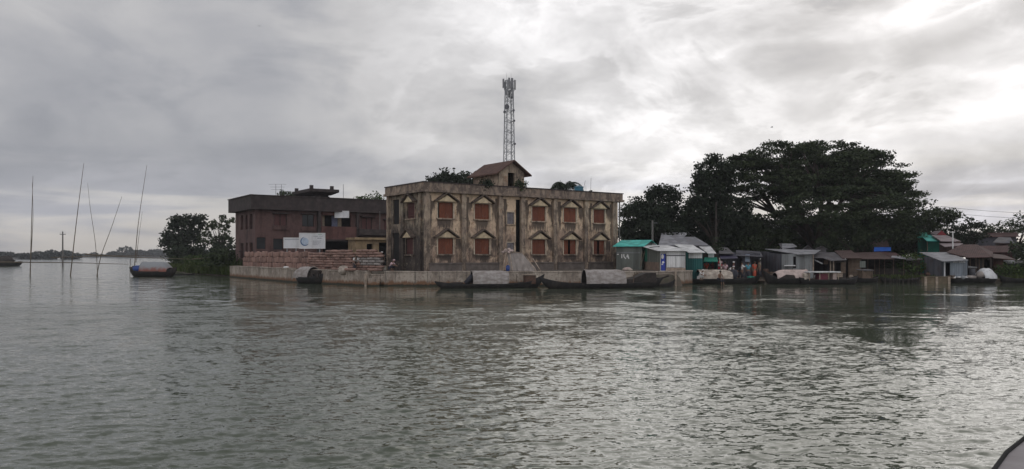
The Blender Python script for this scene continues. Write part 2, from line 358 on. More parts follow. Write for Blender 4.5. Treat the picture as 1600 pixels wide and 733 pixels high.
def rusty_hood(gg, b, tcn):
    x = gg.n('ShaderNodeSeparateXYZ', ins={0: tcn}).outputs[2]; n = gg.noise(tcn, 1.6, 6, .6)
    c = gg.mix(gg.mr(gg.m('ADD', x, gg.m('MULTIPLY', n, 1.0)), 1.22, 1.85), (.24, .085, .06), (.27, .28, .29))
    lk(gg, c, b.inputs['Base Color']); b.inputs['Roughness'].default_value = .7
mat('hood_orange', rusty_hood)
simple('tarp_blue', (.02, .06, .24), .5, .3, 3); simple('tarp_bright_blue', (.02, .12, .50), .5, .2, 2); simple('tarp_purple', (.035, .03, .065), .7, .3, 2)
simple('tarp_grey', (.29, .255, .23), .8, .22, 1.6, (.20, .17, .15), st=(1,1,.4))
def sackm(name, col):
    def fn(gg, b, tcn):
        oi = gg.n('ShaderNodeObjectInfo').outputs['Random']; n = gg.noise(tcn, 9, 4, .6)
        c = gg.mix(oi, tuple(x*.7 for x in col), tuple(min(1, x*1.3) for x in col)); c = gg.mix(gg.m('MULTIPLY', gg.mr(n, .4, .7), .45), c, tuple(x*.55 for x in col))
        lk(gg, c, b.inputs['Base Color']); b.inputs['Roughness'].default_value = .9; bump(gg, b, n, .5, .02)
    return mat(name, fn)
sackm('sack_brown', (.29, .18, .145)); sackm('sack_grey', (.30, .27, .25))
simple('sign_white', (.66, .67, .68), .5, .05, 2, (.5, .5, .5), bmp=0); simple('sign_blue', (.05, .12, .24), .5, .1, 2, bmp=0)
simple('sign_bluegrey', (.42, .50, .60), .5, .12, 3, bmp=0); simple('sign_ink', (.33, .34, .37), .6, .1, 2, bmp=0); simple('sign_green', (.22, .38, .28), .6, .1, 2, bmp=0)
simple('white_paint', (.75, .74, .72), .6, .1, 3, (.5, .48, .45)); simple('royal_blue', (.02, .045, .34), .4, .1, 2, bmp=0)
simple('steel', (.30, .31, .32), .5, .2, 3, metal=.3); simple('steel_dark', (.10, .10, .11), .6, .2, 3); simple('antenna_grey', (.22, .22, .23), .5, .1, 3)
simple('tank_blue', (.03, .15, .22), .4, .15, 2); simple('pole_concrete', (.15, .14, .13), .9, .2, 3); simple('rope', (.5, .46, .38), .9, .2, 8)
simple('red_paint', (.35, .03, .03), .6, .2, 3); simple('ochre_wall', (.15, .115, .075), .9, .25, 2, (.06, .06, .04))
simple('yellow_wall', (.30, .22, .13), .9, .25, 1.5, (.12, .09, .06)); simple('glass_dark', (.03, .035, .04), .15, .2, 1, bmp=0)
def deck_(gg, b, tcn):
    n = gg.noise(tcn, 2.0, 7, .62); f = gg.noise(gg.map(tcn, (6, 60, 1), (0, 0, 0), (0, 0, R(35))), 1.0, 5, .6); r = gg.noise(gg.map(tcn, (1, 1, 1), (4, 4, 0)), 6, 8, .7)
    c = gg.mix(gg.mr(n, .35, .65), (.20, .178, .185), (.27, .25, .255)); c = gg.mix(gg.m('MULTIPLY', gg.mr(f, .60, .72), .5), c, (.12, .10, .10)); c = gg.mix(gg.m('MULTIPLY', gg.mr(r, .60, .70), .7), c, (.13, .085, .07))
    lk(gg, c, b.inputs['Base Color']); b.inputs['Roughness'].default_value = .7; bump(gg, b, r, .3, .004)
mat('deck_steel', deck_)
simple('rubber', (.006, .006, .006), 1.0, .2, 5)
simple('mud', (.075, .06, .045), .95, .35, .8, (.035, .035, .02)); simple('earth', (.11, .09, .07), .95, .3, .6, (.05, .06, .03))
simple('bark', (.055, .042, .034), .95, .35, 2, st=(1,1,.3)); simple('far_bank', (.10, .10, .10), .95, .2, .02, bmp=0)
simple('bird_grey', (.05, .05, .05), .8, .1, 5, bmp=0)
def leafm(name, a, bcol, c2):
    def fn(gg, b, tcn):
        n = gg.noise(tcn, .45, 4, .6); n2 = gg.noise(tcn, 2.5, 3, .6)
        c = gg.mix(gg.mr(n, .35, .65), a, bcol); c = gg.mix(gg.mr(n2, .58, .7), c, c2)
        lk(gg, c, b.inputs['Base Color']); b.inputs['Roughness'].default_value = .9
        b.inputs['Specular IOR Level'].default_value = .06
    return mat(name, fn)
leafm('leaf', (.036, .048, .029), (.062, .078, .042), (.085, .10, .05)); leafm('leaf_dark', (.028, .037, .026), (.038, .048, .032), (.05, .062, .036))
leafm('leaf_light', (.05, .075, .028), (.07, .10, .035), (.09, .11, .04)); leafm('leaf_hazed', (.045, .055, .05), (.055, .065, .058), (.05, .06, .055))  # far foliage is paler and greyer: distance haze put into its colour
leafm('grass', (.055, .075, .025), (.075, .095, .035), (.10, .10, .05))
simple('skin', (.20, .115, .075), .6, .1, 5, bmp=0); simple('hair', (.015, .012, .01), .7, .2, 5, bmp=0)
for nm, c_ in dict(blue=(.03,.07,.26), red=(.42,.03,.045), white=(.68,.66,.64), cyan=(.09,.30,.38), orange=(.48,.09,.05), dark=(.035,.035,.045), maroon=(.16,.04,.06), check=(.14,.15,.22), pink=(.52,.36,.38), khaki=(.22,.18,.13)).items():
    simple('cloth_'+nm, c_, .9, .15, 5, bmp=0)
# ================================================================ WATER
def build_water():
    pts_b = [(-400,476),(0,478),(250,478),(520,474),(960,476),(1040,470),(1150,484),(1250,505),(1350,535),(1425,548),(1455,522),(1490,496),(1600,484),(2400,480)]
    rr = [1.2]
    while rr[-1] < 150:
        r = rr[-1]; rr.append(r+(.10 if r < 6 else max(.033, r*r/2800)))
    rr = np.array(rr); dr = np.gradient(rr)
    az = np.linspace(R(-54), R(54), 1120)
    def ring(az):
        X = np.outer(rr, np.sin(az)); Y = np.outer(rr, np.cos(az)); return X, Y
    rnd = np.random.default_rng(3)
    waves = []
    for i in range(90):
        lam = .16*(9**(rnd.random()**1.35)); th = R(-90+10+rnd.normal()*33)
        slope = .020*rnd.uniform(.6, 1.3)*(1.0 if lam < .6 else (.6/lam)**.75)
        k = 2*math.pi/lam; waves.append((lam, k*math.cos(th), k*math.sin(th), slope/k, rnd.random()*6.283))
    def vnoise(x, y, seed):
        r2 = np.random.default_rng(seed); s = 0
        for i in range(7):
            th = r2.random()*6.28; f = r2.uniform(.6, 1.6)
            s = s+np.sin((x*math.cos(th)+y*math.sin(th))*f+r2.random()*6.28+1.2*np.sin(x*r2.uniform(.3,.9)+y*r2.uniform(.3,.9)))
        return s/3.0
    def calm(X, Y):
        Yc = np.maximum(Y, .5); ix = CX+F*X/Yc; iy = HY+F*H/Yc
        yb = np.interp(ix, [p[0] for p in pts_b], [p[1] for p in pts_b])
        ed = vnoise(X*.5, Y*.35, 5)*5+vnoise(X*1.3, Y*.9, 6)*2.5
        c = 1/(1+np.exp(-np.clip((yb+ed-iy)/2.0, -30, 30)))
        # ruffled streaks inside the sheltered water
        st = 1/(1+np.exp(-(vnoise(X*.22, Y*1.0, 8)-.55)*6)); c = c*(1-.30*st*(ix > 330))
        s2 = np.exp(-((iy-(454+(ix-960)*.055))/4.5)**2)*((ix > 930) & (ix < 1260)); c = c*(1-.9*s2*(.6+.4*np.tanh(vnoise(X*1.2, Y*.8, 11)*3)))
        s3 = 1/(1+np.exp(-(vnoise(X*.30+Y*.15, Y*.9, 18)-.75)*7))*(iy > 470); c = c*(1-.35*s3)
        c = c*np.interp(ix, [300, 380], [.62, 1.0]); return np.where(Y > .6, c, 0)
    def heights(X, Y, dloc, c):
        Z = np.zeros_like(X); gust = 1+.5*np.tanh(vnoise(X*.16, Y*.13, 21))
        for lam, kx, ky, a, ph in waves:
            w = np.clip((lam/dloc-2.0)/2.5, 0, 1)
            if w.max() <= 0: continue
            Z += (w*a)[:, None]*np.cos(kx*X+ky*Y+ph+.5*np.sin(.21*X+.17*Y+ph))
        return Z*(1-.90*c)*gust
    allv, allf, allc = [], [], []; off = 0
    for azs, coarse in ((az, False), (np.linspace(R(54), R(306), 60), True)):
        X, Y = ring(azs); c = calm(X, Y); Z = heights(X, Y, dr if not coarse else dr*0+3.0, c)
        if coarse: Z[:, 0] = heights(X[:, :1], Y[:, :1], dr, c[:, :1])[:, 0]; Z[:, -1] = heights(X[:, -1:], Y[:, -1:], dr, c[:, -1:])[:, 0]
        X = np.vstack([X, np.outer([400, 1500, 9000], np.sin(azs))]); Y = np.vstack([Y, np.outer([400, 1500, 9000], np.cos(azs))])
        Z = np.vstack([Z, np.zeros((3, len(azs)))]); c = np.vstack([c, np.tile(c[-1], (3, 1))])
        n, m = X.shape; allv.append(np.stack([X, Y, Z], -1).reshape(-1, 3)); allc.append(c.reshape(-1))
        i = np.arange(n-1)[:, None]*m+np.arange(m-1)[None]; q = np.stack([i, i+m, i+m+1, i+1], -1).reshape(-1, 4)+off
        allf.append(q); off += n*m
    # small disc under the photographer's boat
    th = np.linspace(0, 2*math.pi, 24, endpoint=False); allv.append(np.stack([1.25*np.sin(th), 1.25*np.cos(th), 0*th-.02], -1)); allc.append(0*th)
    V = np.vstack(allv); Q = np.vstack(allf); cap = np.arange(off, off+24)
    me = bpy.data.meshes.new('water'); me.vertices.add(len(V)); me.vertices.foreach_set('co', V.ravel())
    nl = Q.size+24; me.loops.add(nl); me.loops.foreach_set('vertex_index', np.concatenate([Q.ravel(), cap[::-1]]))
    me.polygons.add(len(Q)+1); me.polygons.foreach_set('loop_start', np.concatenate([np.arange(len(Q))*4, [Q.size]]))
    me.polygons.foreach_set('use_smooth', np.ones(len(Q)+1, bool)); me.update(calc_edges=True)
    at = me.attributes.new('calm', 'FLOAT', 'POINT'); at.data.foreach_set('value', np.concatenate(allc).astype(np.float32))
    o = bpy.data.objects.new('water', me); C.objects.link(o); setp(o, kind='structure')
    def fn(gg, b, tcn):
        cal = gg.n('ShaderNodeAttribute', attribute_name='calm').outputs['Fac']
        rough_ = gg.m('SUBTRACT', 1.0, gg.m('MULTIPLY', cal, .935))
        dist = gg.n('ShaderNodeVectorMath', operation='LENGTH', ins={0: tcn}).outputs['Value']
        far = gg.mr(dist, 8.0, 45.0)
        v1 = gg.noise(gg.map(tcn, (.7, 1.25, 1)), 8.0, 4, .6, .3, out=1); v2 = gg.noise(gg.map(tcn, (.8, 1.2, 1), (5, 5, 0)), .9, 4, .6, .2, out=1)
        def cen(c_, k):
            a = gg.n('ShaderNodeVectorMath', operation='SUBTRACT', ins={0: c_, 1: (.5, .5, .5)}).outputs[0]
            return gg.n('ShaderNodeVectorMath', operation='SCALE', ins={0: a, 3: k}).outputs[0]
        s = gg.n('ShaderNodeVectorMath', operation='ADD', ins={0: cen(v1, gg.m('MULTIPLY', rough_, gg.m('ADD', .80, gg.m('MULTIPLY', far, .50)))), 1: cen(v2, gg.m('MULTIPLY', rough_, gg.m('MULTIPLY', far, 1.15)))}).outputs[0]
        s = gg.n('ShaderNodeVectorMath', operation='MULTIPLY', ins={0: s, 1: (.75, 1.0, 0.0)}).outputs[0]
        geo = gg.n('ShaderNodeNewGeometry').outputs['Normal']
        nn = gg.n('ShaderNodeVectorMath', operation='NORMALIZE', ins={0: gg.n('ShaderNodeVectorMath', operation='ADD', ins={0: geo, 1: s}).outputs[0]}).outputs[0]
        lk(gg, nn, b.inputs['Normal'])
        b.inputs['Base Color'].default_value = (.086, .100, .069, 1); b.inputs['IOR'].default_value = 1.333
        lk(gg, gg.m('ADD', .05, gg.m('MULTIPLY', gg.m('MULTIPLY', rough_, far), .10)), b.inputs['Roughness'])
    o.data.materials.append(mat('river_water', fn))
build_water()

# ================================================================ LAND
def land(name, outline, top, inset, m, seed=1):
    """closed outline (X,Y) counter-clockwise; slopes from below the water up to `top`"""
    rnd = random.Random(seed); pts = []
    n = len(outline)
    for i in range(n):
        a = Vector(outline[i][:2]); b = Vector(outline[(i+1) % n][:2]); k = max(1, int((b-a).length/2.5)); k = min(k, 60)
        for j in range(k):
            p = a.lerp(b, j/k)
            if len(outline[i]) < 3: p = p+Vector((rnd.uniform(-.35, .35), rnd.uniform(-.35, .35)))
            pts.append(p)
    N = len(pts); ins = []
    for i in range(N):
        t = (pts[(i+1) % N]-pts[i-1]).normalized(); ins.append(pts[i]+Vector((-t.y, t.x))*inset)
    bm = bmesh.new()
    lo = [bm.verts.new((p.x, p.y, -.8)) for p in pts]; mid = [bm.verts.new((p.x*.5+q.x*.5+0, p.y*.5+q.y*.5, top*.55+rnd.uniform(-.1, .1))) for p, q in zip(pts, ins)]
    hi = [bm.verts.new((q.x, q.y, top)) for q in ins]
    for i in range(N):
        j = (i+1) % N; bm.faces.new((lo[i], lo[j], mid[j], mid[i])); bm.faces.new((mid[i], mid[j], hi[j], hi[i]))
    ed = [bm.edges.get((hi[i], hi[(i+1) % N])) for i in range(N)]
    bmesh.ops.triangle_fill(bm, edges=ed, use_beauty=True)
    bmesh.ops.recalc_face_normals(bm, faces=bm.faces)
    me = bpy.data.meshes.new(name); bm.to_mesh(me); bm.free(); me.materials.append(m)
    o = bpy.data.objects.new(name, me); C.objects.link(o); return setp(o, kind='structure')
QL = [(-33.9, 94.4), (-21.4, 76.0), (-12.35, 66.9)]        # waterline of the slanting quay
land('ground', [(-66, 146), (-60, 137), (-44, 107.5), (-34, 95.4, 1), (-21.0, 77.2, 1), (-11.8, 67.4, 1), (13.2, 65.6, 1), (14.6, 66.2, 1), (14.8, 80), (14.8, 330), (-40, 330), (-82, 200)], 1.2, .9, MAT['earth'], 2)
land('market_ground', [(14.6, 73.5), (30, 75), (47, 74.5), (75, 76), (160, 84), (160, 420), (14.4, 420)], .38, .9, MAT['mud'], 3)
land('far_shore', [(-1500, 900), (-900, 800), (-500, 840), (-230, 880), (-60, 1000), (900, 1000), (900, 1300), (-1500, 1300)], .9, 8, MAT['far_bank'], 4)
land('mid_shore', [(-900, 610), (-520, 520), (-325, 470), (-306, 478), (-330, 560), (-900, 900)], 1.1, 5, MAT['far_bank'], 5)

# ================================================================ VEGETATION
def leaf_mesh(centres, size, flat=0.0, aspect=1.7):
    n = len(centres)
    a = RNG.normal(size=(n, 3)); a[:, 2] *= (1-flat*.7); a /= np.linalg.norm(a, axis=1)[:, None]
    b = RNG.normal(size=(n, 3)); b[:, 2] *= (1-flat); b -= a*(a*b).sum(1)[:, None]; b /= np.linalg.norm(b, axis=1)[:, None]
    s = size*RNG.uniform(.6, 1.3, size=(n, 1))
    a = a*s*aspect*.5; b = b*s*.5
    c = centres
    v = np.stack([c-a, c+b*.9-a*.1, c+a, c-b*.9-a*.1], 1).reshape(-1, 3)
    return v
def quads_obj(name, V, m, parent):
    n = len(V)//4; me = bpy.data.meshes.new(name); me.vertices.add(len(V)); me.vertices.foreach_set('co', V.astype(np.float32).ravel())
    me.loops.add(len(V)); me.loops.foreach_set('vertex_index', np.arange(len(V))); me.polygons.add(n); me.polygons.foreach_set('loop_start', np.arange(n)*4)
    me.update(calc_edges=True); me.materials.append(m); o = bpy.data.objects.new(name, me); C.objects.link(o); o.parent = parent; return o
def tree(name, label, cat, bx, D, by_z, ells, leaf='leaf', size=.23, dens=1.0, puff=.95, group=None, trunk_r=.28, fork=.45, flat=.2, shell=.62, gaps=0.0):
    """bx: photo column of the trunk, ells: (cx, cy, rx, ry[, depth offset]) in photo pixels at depth D"""
    base = Vector((px(bx, D), D, by_z)); t = thing(name, label, cat, base, 0, group)
    pc = []; pr = []
    for e in ells:
        cx, cy, rx, ry = e[:4]; dd = e[4] if len(e) > 4 else 0
        c = P(cx, cy, D+dd)-base; a = rx/F*(D+dd); h = ry/F*(D+dd); dp = min(a*.9, 6.0)
        area = 4*math.pi*((a*dp)**1.6/3+(a*h)**1.6/3+(dp*h)**1.6/3)**(1/1.6)
        k = int(area*.42*dens*(1-gaps)/puff**2)+6
        u = RNG.normal(size=(k, 3)); u /= np.linalg.norm(u, axis=1)[:, None]; r = RNG.uniform(shell, 1.0, size=(k, 1))**.7
        q = u*r*np.array([a, dp, h]); bump_ = 1+.10*np.sin(u[:, :1]*7+cx)+.08*np.sin(u[:, 2:]*9+cy)
        pc.append(np.array(c)+q*bump_); pr.append(np.full(k, puff)*RNG.uniform(.5, 1.25, size=k)*min(1, .45+a/4))
    pc = np.vstack(pc); pr = np.concatenate(pr)
    cs = []
    for c, r in zip(pc, pr):
        m = int(34*dens*(r/.9)**2*(.3/size)**1.6)+6
        v = np.clip(RNG.normal(size=(m, 3)), -1.7, 1.7)*np.array([r*.52, r*.52, r*.36]); cs.append(c+v)
    cs = np.vstack(cs); quads_obj('crown', leaf_mesh(cs, size, flat), MAT[leaf], t)
    mb = MB(); low = min(p[2] for p in pc); hz = max(1.0, min(max(low*.6, (pc[:, 2].max())*fork*.6), pc[:, 2].max()*.5))
    mid = Vector((pc[:, 0].mean()*.15, pc[:, 1].mean()*.15, hz))
    mb.path([(0, 0, -.5), (trunk_r*.3, 0, hz*.4), mid], [trunk_r*1.4, trunk_r, trunk_r*.8], 8)
    idx = RNG.choice(len(pc), size=min(len(pc), 16 if trunk_r < .4 else 46), replace=False)
    for i in idx:
        e = Vector(pc[i]); l = (e-mid).length; m1 = mid.lerp(e, .35)+Vector((0, 0, l*.10)); m2 = mid.lerp(e, .7)+Vector((RNG.normal()*.05*l, RNG.normal()*.05*l, l*.06))
        mb.path([mid-Vector((0, 0, .2)), m1, m2, e], [trunk_r*.5, trunk_r*.34, trunk_r*.18, .03], 5)
    mb.build('trunk', MAT['bark'], t, smooth=True)
    return t

# the big rain tree: umbrella caps of flattened leaf pads over long spreading limbs
def rain_tree():
    D = 100.0; base = Vector((px(1278, D), D, .38))
    t = thing('rain_tree', 'huge spreading rain tree with domed crown towering over the shacks', 'tree', base)
    caps = [(1228, 300, 88, 78, -1, 1.0), (1290, 292, 92, 74, 3, 1.0), (1338, 300, 80, 66, 0, 1.0), (1384, 322, 52, 46, -3, 1.0), (1320, 345, 105, 50, -6, .55), (1190, 318, 55, 36, 3, .2),
            (1345, 376, 82, 38, 2, .8), (1250, 390, 60, 34, 4, .4), (1168, 262, 34, 18, 0, 1.3)]
    pads = []
    for cx, cy, rx, ry, dd, w in caps:
        c = np.array(P(cx, cy, D+dd)-base); a = rx/F*D; h = ry/F*D; dp = a*.85
        k = int(a*dp*5.4*w)
        for i in range(k):
            th = RNG.random()*6.283; ph = math.acos(RNG.uniform(-.12, 1)); rr = RNG.choice([1.0, 1.0, 1.0, 1.0, .9, .8, .6, .45])*RNG.uniform(.95, 1.02)
            u = np.array([math.sin(ph)*math.cos(th)*a, math.sin(ph)*math.sin(th)*dp, math.cos(ph)*h])*rr
            pads.append((c+u, RNG.uniform(.6, 1.25)))
    cs = []
    for c, r in pads:
        m = int(95*r*r)+10; v = np.clip(RNG.normal(size=(m, 3)), -1.6, 1.6)*np.array([r*.62, r*.62, r*.17]); cs.append(c+v)
    cs = np.vstack(cs); quads_obj('crown', leaf_mesh(cs, .21, .6), MAT['leaf'], t)
    mb = MB(); pcs = [Vector(p[0]) for p in pads]
    mb.path([(0,0,-.5), (.1,0,1.6), (-.2,.1,3.4)], [1.05, .72, .66], 10)
    forks = []
    for k in range(9):
        a = 2*math.pi*k/9+.3; rad = RNG.uniform(3.2, 5.2); top = Vector((math.cos(a)*rad*1.15, math.sin(a)*rad, RNG.uniform(7.2, 9.6)))
        m = Vector((math.cos(a)*rad*.45, math.sin(a)*rad*.4, 5.2)); mb.path([(-.2,.1,3.0), m, top], [.5, .36, .24], 8); forks.append((m, top))
    for i in RNG.choice(len(pcs), size=230, replace=False):
        e = pcs[i]; m, top = min(forks, key=lambda f: (f[1]-e).length); l = (e-top).length
        q = top.lerp(e, .5)+Vector((RNG.normal()*.07*l, RNG.normal()*.07*l, .06*l)); mb.path([top, q, e], [.17, .09, .03], 5)
    mb.build('trunk', MAT['bark'], t, smooth=True)
rain_tree()

tree('broadleaf_tree', 'rounded dark tree right of the old cream building', 'tree', 1020, 96, .9,
     [(1010, 350, 42, 42), (1036, 318, 28, 32, 2), (990, 355, 26, 30, -2), (1030, 368, 42, 26, -4)], 'leaf_dark', group='trees behind the market', dens=1.5)
tree('broadleaf_tree', 'tall narrow tree between the rounded tree and the rain tree', 'tree', 1116, 92, .38,
     [(1117, 268, 26, 21), (1108, 302, 32, 26), (1128, 292, 18, 22, 1), (1100, 334, 30, 24), (1080, 318, 8, 12), (1140, 336, 32, 28)], 'leaf_dark', group='trees behind the market', dens=1.6)
tree('broadleaf_tree', 'low dark bushy tree behind the grey hipped roof', 'tree', 1075, 98, .38,
     [(1082, 362, 44, 34), (1140, 362, 48, 36, 2), (1110, 380, 60, 22, -2)], 'leaf_dark', group='trees behind the market', dens=1.4)
tree('broadleaf_tree', 'dark leafy tree left of the rain tree trunk, above the tin shack', 'tree', 1196, 97, .38,
     [(1172, 362, 36, 34), (1205, 382, 36, 22, -2), (1160, 385, 30, 20, -3)], 'leaf', group='trees behind the market', dens=1.1)
tree('broadleaf_tree', 'green tree in front of the right side of the rain tree', 'tree', 1335, 92, .38,
     [(1328, 366, 44, 28), (1372, 366, 38, 26, 2), (1300, 385, 26, 14)], 'leaf', group='trees behind the market', dens=.8)
tree('broadleaf_tree', 'flat topped tree leaning out over the green house', 'tree', 1430, 106, .38,
     [(1450, 343, 42, 15), (1425, 358, 40, 20), (1478, 338, 20, 9), (1408, 378, 32, 22, -3)], 'leaf', group='trees behind the market', dens=.9)
tree('broadleaf_tree', 'small pointed dark tree behind the white mast', 'tree', 1517, 104, .38,
     [(1515, 363, 24, 18), (1526, 353, 9, 9), (1500, 370, 16, 12)], 'leaf_dark', group='trees on the right')
tree('broadleaf_tree', 'wide open tree behind the brown roofs at the right edge', 'tree', 1585, 112, .38,
     [(1572, 358, 24, 11), (1605, 350, 26, 12), (1545, 361, 12, 5), (1625, 365, 30, 20)], 'leaf', group='trees on the right', dens=.7)
tree('broadleaf_tree', 'leafy tree beside the dark hut at the right edge', 'tree', 1598, 84, .38,
     [(1600, 392, 20, 18), (1612, 408, 18, 16)], 'leaf', group='trees on the right', puff=.6, size=.24, trunk_r=.16)
tree('broadleaf_tree', 'background tree mass far behind the rain tree on the left', 'tree', 1215, 120, .38,
     [(1190, 378, 60, 26), (1250, 372, 50, 30)], 'leaf_dark', size=.34, puff=1.2, group='trees far behind the market', dens=1.2)
tree('broadleaf_tree', 'background tree mass far behind the rain tree on the right', 'tree', 1360, 122, .38,
     [(1320, 375, 52, 30), (1385, 372, 56, 32)], 'leaf_dark', size=.34, puff=1.2, group='trees far behind the market', dens=1.2)
tree('broadleaf_tree', 'background tree mass behind the green house', 'tree', 1450, 124, .38,
     [(1440, 376, 46, 24), (1495, 384, 34, 16), (1540, 384, 40, 16)], 'leaf_dark', size=.34, puff=1.2, group='trees far behind the market', dens=1.2)
tree('broadleaf_tree', 'bushy tree just beyond the right edge of the houses', 'tree', 1665, 86, .38,
     [(1665, 372, 36, 26), (1650, 395, 30, 18), (1700, 385, 34, 24)], 'leaf', group='trees on the right', size=.28)
tree('broadleaf_tree', 'tall tree standing farthest right along the bank', 'tree', 1790, 92, .38,
     [(1780, 352, 50, 34), (1820, 372, 44, 30), (1745, 382, 36, 24)], 'leaf_dark', group='trees on the right', size=.3, puff=1.1)
# left
tree('broadleaf_tree', 'dense dark tree on the spit left of the brick building', 'tree', 289, 150, 1.1,
     [(280, 362, 24, 19), (296, 352, 17, 16), (275, 345, 12, 11), (312, 345, 8, 9), (290, 385, 30, 20), (266, 380, 12, 12)], 'leaf_dark', size=.42, puff=1.2, group='trees on the spit')
tree('broadleaf_tree', 'open airy tree touching the left corner of the brick building', 'tree', 341, 140, 1.1,
     [(338, 362, 22, 12), (355, 347, 15, 9), (322, 372, 14, 8), (350, 378, 18, 9), (335, 350, 7, 6)], 'leaf', size=.40, puff=.8, dens=.62, gaps=.35, group='trees on the spit')
tree('broadleaf_tree', 'low dark bush tree at the foot of the spit trees', 'tree', 325, 135, 1.1,
     [(318, 396, 32, 12), (350, 394, 22, 14), (290, 398, 20, 10)], 'leaf_dark', size=.36, puff=.9, group='trees on the spit', trunk_r=.15)
tree('broadleaf_tree', 'bushy tree crown showing above the cream building left of the stair house', 'tree', 700, 112, 1.1,
     [(700, 293, 34, 21), (725, 290, 20, 16), (680, 297, 20, 17), (700, 320, 36, 26)], 'leaf_dark', group='trees behind the roofs', size=.28, dens=1.6)
tree('broadleaf_tree', 'small tree crown showing above the brick roof beside the tank house', 'tree', 448, 128, 1.1,
     [(450, 309, 16, 8), (440, 307, 7, 6), (455, 320, 22, 12)], 'leaf', group='trees behind the roofs', dens=.8)
tree('broadleaf_tree', 'small tree crown showing above the brick roof near the cream building', 'tree', 578, 126, 1.1,
     [(585, 308, 9, 6), (566, 312, 8, 5), (578, 320, 20, 10), (592, 316, 6, 5)], 'leaf_light', group='trees behind the roofs', dens=.8)

def far_wood(name, label, spans, D, thick, seed, zbase=0):
    """distant wood as one mass: (x0, x1, ytop) spans"""
    rnd = np.random.default_rng(seed); cs = []
    for x0, x1, yt in spans:
        w = px(x1, D)-px(x0, D); h = pz(yt, D)-zbase; k = max(3, int(w/(h*.45)))
        for i in range(k):
            cx = px(x0, D)+w*(i+rnd.uniform(.2, .8))/k; hh = h*rnd.uniform(.6, 1.0); cy = D+rnd.uniform(0, thick)
            m = int(300); u = rnd.normal(size=(m, 3)); u /= np.linalg.norm(u, axis=1)[:, None]
            cs.append(np.array([cx, cy, zbase+hh*.52])+u*rnd.uniform(.75, 1.0, size=(m, 1))*np.array([h*.8, h*.7, hh*.52]))
    cs = np.vstack(cs); n = len(cs); o = quads_obj(name, leaf_mesh(cs, 1.5*D/700, .3), MAT['leaf_hazed'], None); setp(o, label, 'wood', kind='stuff')
far_wood('far_wood', 'dark wood on the far shore at the left edge', [(-90, 0, 393), (0, 30, 394), (30, 62, 389), (60, 92, 391), (-200, -90, 392)], 500, 40, 1)
far_wood('far_wood', 'low distant wood across the river behind the moored boat', [(134, 160, 394), (165, 200, 390), (190, 222, 385.5), (215, 245, 386), (250, 300, 388), (300, 420, 390)], 870, 60, 2)
far_wood('far_wood', 'thin far off line of trees on the horizon', [(92, 140, 397), (-600, -200, 394), (1600, 2100, 390)], 1020, 60, 3)

# grass and reeds on the bank of the spit
def tufts(name, label, poly_pts, n, h, m, kind='stuff', cat='grass', parent=None, zf=None):
    v = []
    for i in range(n):
        a, b = random.choice(poly_pts); t = random.random(); p = Vector(a).lerp(Vector(b), t)
        x = p.x+random.gauss(0, .45); y = p.y+abs(random.gauss(0, 1.3)); z = p.z
        hh = h*random.uniform(.4, 1.2); an = random.random()*6.28; w = random.uniform(.03, .09); lx, ly = random.gauss(0, .3)*hh, random.gauss(0, .3)*hh
        dx_, dy_ = math.cos(an)*w, math.sin(an)*w
        v += [(x-dx_, y-dy_, z), (x+dx_, y+dy_, z), (x+dx_*.6+lx*.5, y+dy_*.6+ly*.5, z+hh*.65), (x+lx, y+ly, z+hh)]
    o = quads_obj(name, np.array(v), MAT[m], parent); return setp(o, label, cat, kind=kind)
tufts('grass', 'tall rough grass along the water edge of the spit', [((-60, 137.3, .2), (-44, 108, .2)), ((-44, 108, .2), (-34.5, 96.2, .2)), ((-59, 138, .9), (-43, 109, 1.0)), ((-43, 110, 1.0), (-35, 98, 1.1))], 9000, 1.1, 'grass')
tufts('grass', 'scrubby grass on the muddy market bank', [((44, 75.2, .2), (62, 76.4, .3)), ((34, 75.6, .2), (41, 75.3, .25))], 2500, .5, 'grass')
def shrub(name, label, cat, loc, r, h, leaf='leaf', n=600, size=.16, parent=None, group=None):
    t = thing(name, label, cat, loc, 0, group) if parent is None else parent
    k = max(4, int(n/40)); cs = []
    for i in range(k):
        c = np.array([random.gauss(0, r*.4), random.gauss(0, r*.4), random.uniform(.2, .9)*h]); cs.append(c+RNG.normal(size=(40, 3))*np.array([r*.28, r*.28, h*.14]))
    quads_obj('foliage', leaf_mesh(np.vstack(cs), size, .2), MAT[leaf], t)
    mb = MB()
    for i in range(6): a = random.random()*6.28; mb.path([(0, 0, -.05), (math.cos(a)*r*.3, math.sin(a)*r*.3, h*.4), (math.cos(a)*r*.6, math.sin(a)*r*.6, h*.85)], [.035, .02, .01], 5)
    mb.build('stem', MAT['bark'], t); return t
shrub('bush', 'dark green bush on the bank right below the brick building', 'bush', P(345, 425, 99)+Vector((0, 0, .7)), 2.2, 2.1, 'leaf', 1500, .22, group='bushes on the spit')
shrub('bush', 'low bush in the middle of the grassy spit', 'bush', P(318, 425, 108)+Vector((0, 0, .9)), 2.3, 1.3, 'leaf_light', 1200, .2, group='bushes on the spit')
shrub('bush', 'small bush near the tip of the grassy spit', 'bush', P(288, 422, 122)+Vector((0, 0, .9)), 2.2, 1.2, 'leaf', 1000, .2, group='bushes on the spit')
shrub('bush', 'yellow green bush overhanging the bank left of the bluish tin shack', 'bush', (px(1422, 79), 79, .38), 1.5, 2.2, 'leaf_light', 1400, .16, group='bushes by the shacks')
shrub('bush', 'dark creeper bush under the rusty roof edge', 'bush', (px(1400, 80), 80, .38), 1.3, 1.9, 'leaf', 900, .16, group='bushes by the shacks')
shrub('bush', 'green potted bush clump right of the white hooded boat', 'bush', (px(1575, 78), 78, .38), 1.4, 1.3, 'leaf_light', 900, .15, group='bushes by the shacks')
